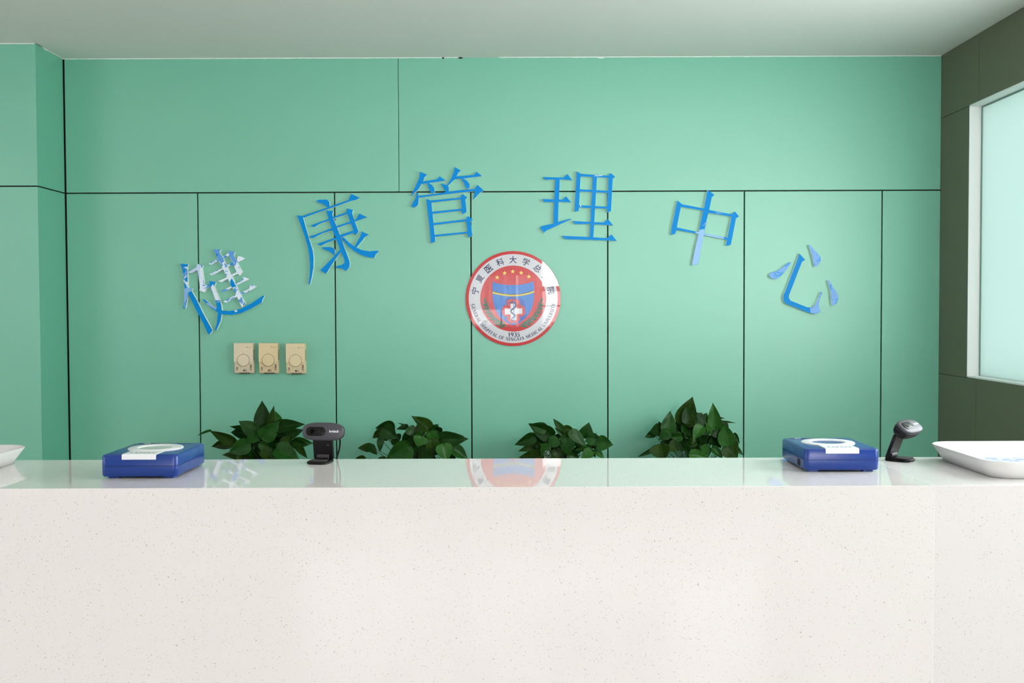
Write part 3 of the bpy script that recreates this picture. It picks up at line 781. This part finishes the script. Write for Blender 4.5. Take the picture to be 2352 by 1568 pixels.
tot = sum(G[c_][0] + .1 for c_ in txt); a_s, a_e = R(187.5), R(353.5)
pos = 0
for w_ in txt.split(' '):
    V, Fc = [], []
    for c_ in w_:
        wd_, gv, gf = glyph(c_)
        th = a_s + (a_e - a_s) * (pos + wd_ / 2) / tot; rot = th + math.pi / 2; b0 = len(V)
        for p in gv:
            u, q = (p[0] - wd_ / 2) * H_, p[1] * H_
            V.append((rb * math.cos(th) + u * math.cos(rot) - q * math.sin(rot), rb * math.sin(th) + u * math.sin(rot) + q * math.cos(rot)))
        Fc += [tuple(i + b0 for i in f) for f in gf]; pos += wd_ + .1
    pos += G[' '][0] + .1
    dome_piece('ring_word', V, Fc, 3, E_navy, cut=False)
V, Fc = [], []; xx = 0; W_ = sum(G[c_][0] + .06 for c_ in '1935'); H2 = 62 * K7
for c_ in '1935':
    wd_, gv, gf = glyph(c_); b0 = len(V)
    for p in gv: V.append((e7((786, 0))[0] + (xx + p[0] - W_ / 2) * 184 * K7 / W_, e7((0, 1360))[1] + p[1] * H2))
    Fc += [tuple(i + b0 for i in f) for f in gf]; xx += wd_ + .06
dome_piece('founding_year', V, Fc, 3, E_navy, cut=False)

# ------------------------------------------------------------------ thermostats
def thermostat(px, py, m, label):
    """front face centre at (px, py); local x right, z up, y into the wall (wall at 0)"""
    c = PY(px, py, D - 0.034); Wt, Ht = 0.0832, 0.134
    t = empty('thermostat', (c.x, D, c.z), label=label, cat='thermostat', group='row of three thermostats')
    hw, hh = Wt / 2, Ht / 2
    def put(o, y=0): return o
    # body: curved profile in y-z, swelling in the middle
    prof = [(-.0002, -hh + .003), (-.010, -hh), (-.022, -hh + .002), (-.0262, -hh + .008), (-.0265, -hh + .052), (-.0265, hh - .01), (-.026, hh), (-.008, hh), (-.0002, hh - .003)]
    MB().rings([[(x, p[0], p[1]) for p in prof] for x in (-hw, hw)]).build('body', m, t, bevel=0.0012)
    # upper cover with the round swelling under the dial
    dz = -0.0075; dr = 0.0285
    zl = -0.0155
    zt_ = hh - .014; P = [(-hw, zt_), (-hw, zl)]
    a0 = math.asin((zl - dz) / dr)
    for i in range(25):
        a_ = math.pi - a0 + (math.pi + 2 * a0) * i / 24
        P.append((dr * math.cos(a_), dz + dr * math.sin(a_)))
    P += [(hw, zl), (hw, zt_)]
    MB().prism([P], lambda u, v, q: (u, -.034 if not q else -.0262, v)).build('upper_cover', m, t, bevel=0.0006)
    MB().rings([[(x, -.0262, zt_), (x, -.0340, zt_), (x, -.0325, hh - .005), (x, -.0290, hh + .0005), (x, -.0255, hh + .0005)] for x in (-hw, hw)]).build('top_cover', m, t, bevel=0.0006)
    ring = MB(); k = 48
    ring.rings([[(r_ * math.cos(2 * math.pi * i / k), y_, dz + r_ * math.sin(2 * math.pi * i / k)) for i in range(k)] for r_, y_ in ((.0272, -.0341), (.0272, -.0343), (.0258, -.0343), (.0258, -.0341))], False, False)
    ring.build('dial_groove', M_vent, t)
    dl = MB()
    dl.rings([[(r_ * math.cos(2 * math.pi * i / k), y_, dz + r_ * math.sin(2 * math.pi * i / k)) for i in range(k)] for r_, y_ in ((.0260, -.033), (.0260, -.0352), (.0252, -.0364), (.004, -.0370), (.0001, -.0370))])
    dl.build('dial', M_lab if False else m, t, smooth=True)
    BX('pointer_mark', M_mark, -.0004, .0004, -.0345, -.034, dz + .028, dz + .0335, t)
    # lower panel: slots and sliders
    for x0, z0, z1, kz in ((-.0335, -.052, -.038, -.050), (.0265, -.052, -.026, -.050)):
        BX('slider_slot', M_switch, x0, x0 + .0075, -.0268, -.0262, z0, z1, t)
        BX('slider', M_knob, x0 - .001, x0 + .0075, -.0300, -.0266, kz, kz + .007, t, bevel=.0006)
    BX('slider_slot', M_vent, -.0035, .012, -.0268, -.0262, -.0565, -.0495, t)
    BX('slider', M_knob, .004, .0115, -.0300, -.0266, -.056, -.050, t, bevel=.0006)
    mk = MB()
    for x0, z0 in ((-.018, -.0395), (-.018, -.0465), (.0165, -.040), (-.001, -.0455), (.006, -.0455)): mk.box(x0, x0 + .005, -.0267, -.0262, z0, z0 + .0012)
    mk.box(-.034, .033, -.0267, -.0262, -.0598, -.0593); mk.box(.0355, .0360, -.0267, -.0262, -.058, -.020)
    mk.build('panel_print', M_mark, t)
    lg = MB(); zz = hh - .0195
    lg.box(.0155, .0345, -.0344, -.0338, zz, zz + .0011)
    lg.prism([[(.011, zz - .0005), (.0125, zz - .0005), (.0155, zz + .004), (.014, zz + .004)]], lambda u, v, q: (u, -.0344 + .0005 * q, v))
    lg.prism([[(.0135, zz + .0005), (.0175, zz + .0035), (.0178, zz + .0025), (.0145, zz - .0002)]], lambda u, v, q: (u, -.0344 + .0005 * q, v))
    lg.build('maker_mark', mat('grey_green_print', (110, 128, 112), 0.5), t)
    # vents: top, right side, bottom
    vt = MB()
    for i in range(16): x = -.0310 + i * .0041; vt.box(x, x + .0018, -.027, -.004, hh - .001, hh + .0003)
    for i in range(11): x = -.0195 + i * .0041; vt.box(x, x + .0022, -.0262, -.006, -hh - .0002, -hh + .0045)
    for i in range(13): z = -.0085 + i * .0037; vt.box(hw - .0005, hw + .0004, -.027, -.010, z, z + .0019)
    vt.build('vent_slots', M_vent, t, kind='stuff')
    return t
thermostat(559, 823, M_therm[0], 'leftmost of the three wall thermostats, off-white with round dial')
thermostat(616, 823, M_therm[1], 'middle of the three wall thermostats, yellowed cream with round dial')
thermostat(678.5, 824, M_therm[2], 'rightmost of the three wall thermostats, cream, set a little apart')

# ------------------------------------------------------------------ card readers
def rrect(x0, x1, y0, y1, r, k=5):
    P = []
    for cx_, cy_, a0 in ((x1 - r, y1 - r, 0), (x0 + r, y1 - r, 90), (x0 + r, y0 + r, 180), (x1 - r, y0 + r, 270)):
        for i in range(k + 1):
            a_ = R(a0 + 90 * i / k); P.append((cx_ + r * math.cos(a_), cy_ + r * math.sin(a_)))
    return P
def reader(x0, y0, w_, d_, label, pale, port):
    t = empty('card_reader', (x0 + w_ * SZ / 2, y0 + d_ * SZ / 2, ZT), label=label, cat='card reader', group='blue card readers on the counter ledge')
    t.scale = (SZ,) * 3
    h0, h1 = 0.0035, 0.0375; hs = 0.0200; a, b = w_ / 2, d_ / 2
    def ringz(z, ins, r): return [(p[0], p[1], z) for p in rrect(-a + ins, a - ins, -b + ins, b - ins, r)]
    MB().rings([ringz(h0, .0016, .007), ringz(h0 + .002, .0002, .008), ringz(hs - .0006, 0, .008)]).build('lower_shell', M_reader, t, smooth=True)
    MB().rings([ringz(hs - .0006, .0008, .007), ringz(hs + .0006, .0008, .007)]).build('shell_seam', M_seam, t)
    MB().rings([ringz(hs + .0006, 0, .008), ringz(h1 - .003, .0003, .008), ringz(h1 - .001, .0016, .008), ringz(h1, .0040, .007)]).build('upper_shell', M_reader, t, smooth=True)
    for sx in (-1, 1):
        for sy in (-1, 1):
            cx_, cy_ = sx * (a - .016), sy * (b - .016)
            MB().rings([[(p[0], p[1], z) for p in rrect(cx_ - .009, cx_ + .009, cy_ - .008, cy_ + .008, .004)] for z in (0, h0 + .001)]).build('foot', M_reader, t)
    cy_ = .004; k = 64
    def cr(r_, z): return [(r_ * math.cos(2 * math.pi * i / k), cy_ + r_ * math.sin(2 * math.pi * i / k), z) for i in range(k)]
    MB().rings([cr(.0435, h1 - .0005), cr(.0435, h1 + .0012), cr(.0420, h1 + .0022), cr(.0290, h1 + .0022), cr(.0268, h1 + .0003)], False, False).build('ring', M_lab, t, smooth=True)
    MB().rings([cr(.0270, h1 + .0002), cr(.0270, h1 + .0005), cr(.001, h1 + .0005)]).build('ring_centre', M_reflpaint if pale else M_reader, t)  # pale variant paints a reflection into the centre's colour
    # label strip: top part and the part folded over the front edge
    lw = .0268
    MB().prism([[(-b + .0005, h1 - .0075), (-b - .0006, h1 - .0075), (-b - .0006, h1 - .0015), (-b + .0015, h1 + .0012), (-.033, h1 + .0012), (-.033, h1 - .0005), (-b + .0015, h1 - .0005)]],
               lambda u, v, q: ((-lw if not q else lw), u, v)).build('label_strip', M_lab, t, bevel=.0005)
    pr = MB(); rd = random.Random(4)
    for i in range(6):
        x = -lw + .008 + i * .0066
        for q in range(3):
            yy = -b + .012 + q * .0035; o_ = rd.random() * .0015
            pr.box(x + o_, x + o_ + .0022 + rd.random() * .002, yy, yy + .0016, h1 + .0012, h1 + .00135)
    pr.build('label_print', M_print, t)
    pr = MB()
    for i in range(7): pr.box(-a + .012 + i * .006, -a + .0165 + i * .006, b - .014, b - .008, h1 - .0002, h1 + .0003)
    for i in range(4): pr.box(.006 + i * .009, .0125 + i * .009, b - .0125, b - .0105, h1 - .0002, h1 + .0002)
    pr.build('top_print', M_seam, t)
    BX('led_or_glint', M_logo, -a + .020, -a + .030, b - .013, b - .010, h1, h1 + .0006, t)  # white highlight on the top, modelled as a small pale bar
    if port:
        BX('port', M_joint, -a - .0003, -a + .004, -b + .028, -b + .043, h0 + .003, hs - .003, t)
    return t
pL = PZ(225.5, 1102, ZT); pLr = PZ(400, 1099, ZT)
reader(pL.x, pLr.y, 0.120, 0.150, 'blue card reader at the left end of the ledge, white disc, centre painted pale as a reflection', True, False)
pR = PZ(1850, 1084.5, ZT)
reader(pR.x - .001, pR.y, 0.120, 0.148, 'blue card reader on the right of the ledge, white ring with blue centre', False, True)

# ------------------------------------------------------------------ webcams
def sup(w_, h_, n_, k=48):
    P = []
    for i in range(k):
        a_ = 2 * math.pi * i / k; c_, s_ = math.cos(a_), math.sin(a_)
        P.append((w_ * math.copysign(abs(c_) ** (2 / n_), c_), h_ * math.copysign(abs(s_) ** (2 / n_), s_)))
    return P
def webcam(loc, yaw, pitch, lean, label, head_off=(0, 0), hz=0.0535, hyaw=0):
    t = empty('webcam', loc, yaw, label=label, cat='webcam', group='black webcams standing on the ledge')
    t.scale = (SZ,) * 3
    # foot pad, forward = -y
    MB().rings([[(p[0], p[1], z) for p in rrect(-.0185 + i_, .0185 - i_, -.026 + i_, .018 - i_, .009)] for i_, z in ((.0015, 0), (0, .0015), (0, .0035), (.002, .005))]).build('foot', M_black, t, smooth=True)
    MB().rings([[(p[0], p[1], z) for p in rrect(-.0150, .0150, -.023, -.002, .006)] for z in (.0049, .0062)]).build('grip_pad', M_hinge, t, smooth=True)
    MB().tube([(-.0105, .0085, .0095), (.0105, .0085, .0095)], .0040, 16).build('hinge_barrel', M_hinge, t, smooth=True)
    # post plate leaning forward
    L = .046
    hp = MB().prism([rrect(-.0178, .0178, 0, L, .005)], lambda u, v, q: (u, (.0028 if q else -.0028), v)).build('post', M_black, t, bevel=.001)
    hp.location = (0, .013, .003); hp.rotation_euler = (lean, 0, 0)
    BX('screw_cap', M_hinge, .008, .0115, -.0032, -.0027, .026, .029, hp)
    top = Vector((0, .013 - L * math.sin(lean), .003 + L * math.cos(lean)))
    # head
    W2, H2_ = .0365, .0155
    def ring(sx, sz, y): return [(p[0] * sx, y, p[1] * sz) for p in sup(W2, H2_, 3.0)]
    hd = MB().rings([ring(.55, .45, .0175), ring(.80, .74, .0150), ring(.94, .92, .0100), ring(1.0, 1.0, .0040), ring(1.0, 1.0, -.0010)]).build('housing', M_black, t, smooth='all')
    hd.location = (head_off[0], head_off[1] + .004, hz); hd.rotation_euler = (-pitch, 0, hyaw)
    MB().rings([ring(1.0, 1.0, -.0009), ring(1.005, 1.01, -.0030), ring(.985, .965, -.0046), ring(.93, .86, -.0056), ring(.6, .5, -.0064), ring(.02, .02, -.0066)]).build('faceplate', M_head, hd, smooth='all')
    MB().rings([[(-.0118 + p[0], y_, p[1]) for p in rrect(-.0175 + q, .0175 - q, -.0077 + q, .0077 - q, .0076 - q, 8)] for q, y_ in ((0, -.004), (0, -.0068), (.0007, -.0071))]).build('lens_cover', M_smoke, hd, smooth=True)
    def cy(x, z, r_, y0_, y1_, k=24): return MB().rings([[(x + q * math.cos(2 * math.pi * i / k), y_, z + q * math.sin(2 * math.pi * i / k)) for i in range(k)] for q, y_ in ((r_, y0_), (r_, y1_), (r_ * .8, y1_ + .0002))])
    cy(-.0182, 0, .0042, -.0068, -.0076).build('lens', M_lens, hd, smooth=True)
    MB().rings([[(-.0065 + q * 1.6 * math.cos(2 * math.pi * i / 16), -.0072, q * .8 * math.sin(2 * math.pi * i / 16)) for i in range(16)] for q in (.0010, .0001)]).build('led_or_glint', M_hinge, hd)
    V, Fc = text_mesh('logitech', 0.02)
    xs_ = [v[0] for v in V]; s_ = .0168 / (max(xs_) - min(xs_))
    cx_ = (max(xs_) + min(xs_)) / 2
    o = MB(); o.add([(.0205 + (v[0] - cx_) * s_, -.0067, (v[1] - .25) * s_ * 1.12) for v in V], Fc)
    o.add([(.0205 + (v[0] - cx_) * s_ + .0001, -.00675, (v[1] - .25) * s_ * 1.12 + .0001) for v in V], Fc)
    o.build('lettering', M_logo, hd, fix=False)
    return t
p = PZ(738, 1062, ZT)
wc = webcam((p.x, p.y, ZT), R(-13), R(10), R(8), 'black webcam facing forward, left of the middle of the ledge, cable hanging behind', head_off=(.002, .002), hz=.0528, hyaw=R(6))
p2 = p
cp_ = [tuple(PY(x_, y_, Y_)) for x_, y_, Y_ in ((778, 1000, p2.y + .03), (781, 1014, p2.y + .035), (779, 1033, p2.y + .045), (773.5, 1053, YF + .005))]
e_ = cp_[-1]
cp_ += [(e_[0], YF + .010, ZT - .03), (e_[0], YF + .012, ZT - .2), (e_[0] + .01, YF + .02, 0.7625)]
cb_ = MB().tube(spl(cp_, 5), .0018, 8).build('cable', M_black, smooth='all')
child(cb_, wc)
p = PZ(2062, 1057, ZT)
webcam((p.x, p.y, ZT), R(46), R(52), R(20), 'black webcam turned right and tipped up, between the right card reader and the tray', head_off=(.002, -.022), hz=.0580)

# ------------------------------------------------------------------ trays
def tray(x0, x1, y0, y1, label, inner):
    """rim outline x0..x1, y0..y1"""
    h = .0285; t = empty('tray', ((x0 + x1) / 2, (y0 + y1) / 2, ZT), label=label, cat='tray', group='white plastic trays at the ends of the ledge')
    t.scale = (SZ,) * 3
    a, b = (x1 - x0) / 2 / SZ, (y1 - y0) / 2 / SZ
    def rg(ins, z, r): return [(p[0], p[1], z) for p in rrect(-a + ins, a - ins, -b + ins, b - ins, r, 10)]
    MB().rings([rg(.020, .0, .030), rg(.0165, .0012, .034), rg(.0, h - .001, .042), rg(.0008, h, .042), rg(.0026, h - .001, .040), rg(.0185, .0045, .032), rg(.024, .0026, .028)]).build('bowl', M_tray, t, smooth='all')
    m_ = mat('blue_grey_pattern', (212, 220, 228), 0.3)
    n, l, b_ = nodes(m_)
    tc = n.new('ShaderNodeTexCoord'); nz = n.new('ShaderNodeTexNoise'); nz.inputs['Scale'].default_value = 26; nz.inputs['Distortion'].default_value = 2.0
    l.new(tc.outputs['Object'], nz.inputs['Vector'])
    cr_ = n.new('ShaderNodeValToRGB'); cr_.color_ramp.elements[0].position = .42; cr_.color_ramp.elements[0].color = (*lin((112, 132, 184)), 1)
    cr_.color_ramp.elements[1].position = .56; cr_.color_ramp.elements[1].color = (*lin((184, 194, 214)), 1)
    l.new(nz.outputs['Fac'], cr_.inputs[0]); l.new(cr_.outputs[0], b_.inputs['Base Color'])
    MB().rings([rg(.0275, .0022, .026), rg(.0275, .0032, .026)]).build('base_pattern', m_, t)
    return t
tb = PZ(2157, 1053, ZT); tf = PZ(2307, 1098, ZT)
rb_ = PZ(2141.5, 1019, ZT + .0285 * SZ)
tray(rb_.x, rb_.x + .38, tf.y - .030, YF - .004, 'white shallow tray at the right end of the ledge, patterned base showing', True)
lx = PZ(43, 1030, ZT + .0285 * SZ).x
tray(lx - .38, lx, YF - .287, YF - .008, 'white shallow tray at the left end of the ledge, cut by the left frame edge', False)

# ------------------------------------------------------------------ pothos plants
def leaf_mesh(name, fold, droop, asym=0.0):
    """unit leaf: base at the origin, tip at (1,0,0), width 1 across y, normal +z"""
    prof = [(-0.07, .0), (-.06, .17), (-.03, .30), (.03, .40), (.11, .465), (.21, .5), (.32, .493), (.44, .45), (.56, .38), (.68, .29), (.79, .19), (.88, .10), (.95, .04), (1.0, .0)]
    V, Fc = [], []; ks = (-1, -.66, -.33, 0, .33, .66, 1)
    for i, (x, hw) in enumerate(prof):
        for k in ks:
            y = hw * k * (1 + asym * (1 if k > 0 else -1))
            xx_ = x + (0.11 * (1 - abs(k)) if i < 3 else 0.04 * (1 - abs(k)) if i == 3 else 0)      # heart notch
            z = fold * abs(y) * .8 - droop * max(x, 0) ** 2 * .5 + .015 * math.sin(9 * x + 3 * k)
            V.append((xx_, y, z))
    n_ = len(ks)
    for i in range(len(prof) - 1):
        for j in range(n_ - 1): Fc.append((i * n_ + j, i * n_ + j + 1, (i + 1) * n_ + j + 1, (i + 1) * n_ + j))
    me = bpy.data.meshes.new(name); me.from_pydata(V, [], Fc)
    bm = bmesh.new(); bm.from_mesh(me); bmesh.ops.remove_doubles(bm, verts=bm.verts, dist=1e-4); bm.to_mesh(me); bm.free()
    me.polygons.foreach_set('use_smooth', [True] * len(me.polygons))
    return me
BASE = [leaf_mesh('leaf', f, d, a) for f, d, a in ((.35, .25, 0), (.15, .45, .15), (.6, .15, -.1))]
LM = []
for m_ in M_leaf:
    row = []
    for b_ in BASE:
        c_ = b_.copy(); c_.materials.append(m_); row.append(c_)
    LM.append(row)
def plant(crop, s, leaves, potx, label, seed, fill, spread):
    rd = random.Random(seed); x0, y0 = crop
    Yp = 4.385
    pc = PY(x0 + potx * s, 1052, Yp); px_, zt = pc.x, 0.705
    t = empty('potted_plant', (px_, Yp, ZB), label=label, cat='plant', group='potted pothos plants behind the counter')
    def ch_(o): o.parent = t; return o
    hz_ = zt - ZB
    MB().lathe([(.055, 0), (.058, .004), (.075, hz_ - .01), (.080, hz_ - .008), (.080, hz_), (.073, hz_), (.070, hz_ - .02), (.0001, hz_ - .02)], k=36).build('pot', M_potw, t, smooth=True)
    MB().lathe([(.0705, hz_ - .022), (.069, hz_ - .012), (.04, hz_ - .008), (.0001, hz_ - .006)]).build('soil', M_soil, t, smooth='all')
    stems = MB(); origin = Vector((px_, Yp, ZB))
    def one(bx, by, tx, ty, wd_, mi, dy, tilt=None):
        B = PY(x0 + bx * s, y0 + by * s, Yp + dy); 
        tdy = dy + (tilt if tilt is not None else rd.uniform(-.02, .012))
        Tp = PY(x0 + tx * s, y0 + ty * s, Yp + tdy)
        B = B - (Tp - B) * .06; d = Tp - B; L = d.length; X_ = d.normalized()
        view = (EYE - (B + Tp) / 2).normalized()
        nrm = (view - X_ * view.dot(X_)).normalized()
        roll = rd.uniform(-.45, .45)
        Y_ = nrm.cross(X_).normalized()
        nrm2 = (nrm * math.cos(roll) + Y_ * math.sin(roll)).normalized(); Y2 = nrm2.cross(X_)
        W_m = 1.18 * wd_ * s / 2400 * Yp / max(.75, math.cos(roll))
        o = bpy.data.objects.new('leaf', LM[mi][rd.randrange(3)]); C.objects.link(o)
        o.parent = t
        M_ = Matrix((X_ * L, Y2 * W_m, nrm2 * (L + W_m) / 2)).transposed().to_4x4(); M_.translation = B - origin
        o.matrix_local = M_
        q = Vector((px_ + rd.uniform(-.03, .03), Yp + rd.uniform(-.03, .03), ZB + hz_ - .012))
        mid = (B + q) / 2 + Vector(((B.x - q.x) * .15, 0, .02))
        stems.tube([Vector(p) - origin for p in spl([tuple(q), tuple(mid), tuple(B + X_ * L * .04 - nrm2 * .002)], 4)], .0013, 5)
    for L_ in leaves:
        bx, by, tx, ty, wd_ = L_[:5]; mi = L_[5] if len(L_) > 5 else rd.choice((0, 0, 1, 2)); dy = L_[6] if len(L_) > 6 else rd.uniform(-.06, .02)
        one(bx, by, tx, ty, wd_, mi, dy)
    cx_, cy_, rx, ry = spread
    for i in range(fill):
        a_ = rd.uniform(0, math.pi * 2); q = math.sqrt(rd.random())
        bx, by = cx_ + rx * .75 * q * math.cos(a_), cy_ + ry * .7 * q * math.sin(a_)
        ln = rd.uniform(120, 215); an = math.atan2(by - cy_ - 120, bx - cx_) + rd.uniform(-.8, .8)
        if i % 3 == 0: bx, by, ln = cx_ + rx * rd.uniform(-.7, .7), cy_ + ry * rd.uniform(-.1, .5), rd.uniform(110, 180)
        one(bx, by, bx + ln * math.cos(an), by + ln * math.sin(an), ln * rd.uniform(.6, .85), rd.choice((4, 4, 0, 2, 1)), rd.uniform(-.05, .08))
    stems.build('stems', M_stem, t, smooth='all')
    return t
plant((440, 900), 300 / 2352, [
 (1310,600,1265,160,260,0,-.02),(1430,600,1470,250,110,2,-.03),(1540,560,1490,330,170,3,0),(1160,690,830,520,240,1,-.03),(1290,800,1590,540,270,1,-.06),
 (1560,640,2040,570,210,0,-.03),(760,890,310,700,170,2,-.04),(330,705,90,785,36,1,-.04),(740,880,345,995,180,2,-.01),(1030,730,680,605,100,4,0),
 (1010,740,690,720,200,4,.01),(1150,740,990,960,190,1,-.06),(1010,940,650,1110,250,1,-.06),(980,1110,540,1120,170,2,-.02),(1300,900,1820,840,170,4,-.01),
 (1250,930,1490,1050,130,1,-.05),(1290,1060,1500,1210,190,2,-.06),(1570,1040,1960,1230,290,1,-.06),(1850,900,2100,960,150,0,-.03),(1890,960,2080,1210,120,2,-.04),
 (1880,880,2200,930,140,1,-.02),(1720,800,2000,680,170,0,-.02),(900,1090,960,1290,220,2,-.03),(1130,1050,1230,1290,250,4,-.02),(1500,850,1870,1000,230,4,-.01),
 (1350,700,1700,760,180,0,0),(1180,640,1350,520,150,2,-.02),(1500,1100,1650,1290,230,4,0)],
 1350, 'bushy potted pothos left of the row, leaves reaching behind the left webcam', 11, 60, (1300, 980, 640, 290))
plant((800, 930), 300 / 2352, [
 (800,410,480,415,220,0,-.03),(610,470,430,605,120,2,-.03),(650,430,880,600,260,0,-.05),(585,610,565,850,110,1,-.02),(400,740,175,780,140,2,-.03),
 (370,750,525,895,140,0,-.04),(290,950,105,985,110,2,-.03),(1090,760,680,975,330,1,-.08),(1060,390,865,430,90,0,0),(1060,370,880,318,28,2,0),
 (1440,430,1140,190,190,2,-.03),(1450,440,1350,260,140,2,-.02),(1450,480,1620,340,150,1,-.01),(1530,500,1640,370,140,0,-.03),(1310,580,1250,755,230,3,-.09),
 (1210,620,1350,455,110,1,-.06),(1470,510,1620,740,180,3,-.07),(1500,640,1490,925,220,2,-.08),(1640,640,2165,605,270,0,-.04),(1820,530,2090,580,80,1,0),
 (1710,730,1780,1030,260,3,-.08),(1880,790,2170,970,200,1,-.03),(1440,800,1240,1000,220,1,-.05),(1160,560,950,740,220,4,-.03),(1080,430,1210,560,170,1,-.04),
 (700,600,615,635,60,0,0),(660,960,520,965,70,2,0),(1350,400,1150,500,200,2,-.05),(1650,500,1480,420,180,0,-.02),(900,640,760,560,200,0,-.02),(1750,880,1950,1010,240,4,-.02)],
 1300, 'potted pothos with small trailing leaves on its left, second plant from the left', 12, 46, (1310, 800, 500, 250))
plant((1160, 930), 270 / 2352, [
 (900,610,465,370,280,0,-.04),(800,470,470,400,200,1,-.05),(560,640,195,805,210,0,-.05),(600,700,290,745,120,4,-.01),(640,760,270,940,150,2,-.03),
 (720,960,265,1075,240,2,-.04),(970,570,770,390,130,2,-.02),(1170,500,955,272,130,1,-.04),(1180,480,1400,500,150,2,-.04),(1140,580,985,448,70,1,-.05),
 (1030,680,835,820,210,1,-.07),(860,800,720,1035,180,1,-.07),(1270,640,1040,700,130,1,-.05),(1230,700,1210,1025,260,1,-.08),(1640,640,1660,365,260,1,-.03),
 (1320,560,1650,825,190,1,-.07),(1750,680,1825,555,70,0,-.02),(1680,650,1990,740,220,1,-.04),(1880,740,2165,795,270,1,-.06),(1860,780,1640,850,120,0,-.02),
 (1420,730,1620,870,140,4,-.03),(1690,840,1380,915,120,3,-.04),(1700,910,1520,1075,190,3,-.06),(1740,910,1815,1060,70,0,-.04),(1805,915,1995,1075,120,3,-.05),
 (1000,900,1080,1075,170,2,-.04),(760,640,560,560,300,4,-.02),(1350,620,1250,760,200,4,-.01),(1000,620,1080,760,180,0,-.02)],
 1200, 'potted pothos below the round emblem with a small glass globe among its leaves', 13, 46, (1080, 860, 600, 250))
plant((1450, 890), 280 / 2311, [
 (1010,660,1155,172,360,2,-.03),(1100,640,1015,355,230,0,-.05),(690,830,742,438,250,1,-.05),(560,760,360,860,220,0,-.04),(430,870,258,942,130,0,-.02),
 (560,690,505,635,30,0,-.02),(690,830,510,992,190,1,-.07),(940,930,710,940,140,1,-.05),(1480,780,1190,435,280,0,-.06),(1200,560,1355,480,80,2,0),
 (1400,600,1445,475,130,2,0),(1590,740,1540,285,230,3,-.06),(1650,570,1785,585,30,0,-.02),(1650,650,1995,655,40,2,-.03),(1850,1050,1730,672,280,3,-.07),
 (1960,880,2058,1065,80,1,-.02),(1600,740,1800,1010,320,0,-.04),(1350,760,1165,990,190,3,-.08),(1490,860,1415,655,90,3,-.06),(1040,920,1260,800,130,1,-.04),
 (480,1130,105,1330,80,1,-.04),(560,1100,620,1390,320,2,-.07),(730,1080,905,1195,200,2,-.06),(1130,1270,1500,1340,200,3,-.08),(1360,1110,1480,1300,140,3,-.07),
 (1550,1150,1745,1345,130,1,-.06),(1800,1110,2035,1345,310,2,-.06),(1900,1090,2140,1290,110,1,-.04),(1990,1020,1800,1100,180,0,-.02),(940,990,1110,1210,310,4,-.03),
 (1080,700,1290,900,270,4,-.02),(820,700,960,900,270,4,-.02),(1600,900,1700,1150,260,4,-.02),(1250,1000,1380,1200,260,4,-.02),(620,980,800,1120,240,4,-.02)],
 1200, 'largest and tallest potted pothos, rightmost of the row, below the fifth character', 14, 64, (1200, 960, 660, 320))

# glass watering globe in the third pot
p = PY(1257, 1044, 4.27)
zb_ = 0.62
gt = empty('watering_globe', (p.x, 4.27, ZB), label='small clear glass globe rising among the leaves of the third plant', cat='globe')
MB().lathe([(.0001, -.0170), (.005, -.0163), (.010, -.0125), (.0132, -.006), (.0138, 0), (.0128, .007), (.0095, .013), (.005, .0165), (.0001, .0175)], c=(0, 0, p.z - ZB), k=24).build('bulb', M_glassball, gt, smooth='all')
MB().lathe([(.0040, 0), (.0040, p.z - ZB - .0162)], k=12).build('neck', M_glassball, gt, smooth=True)
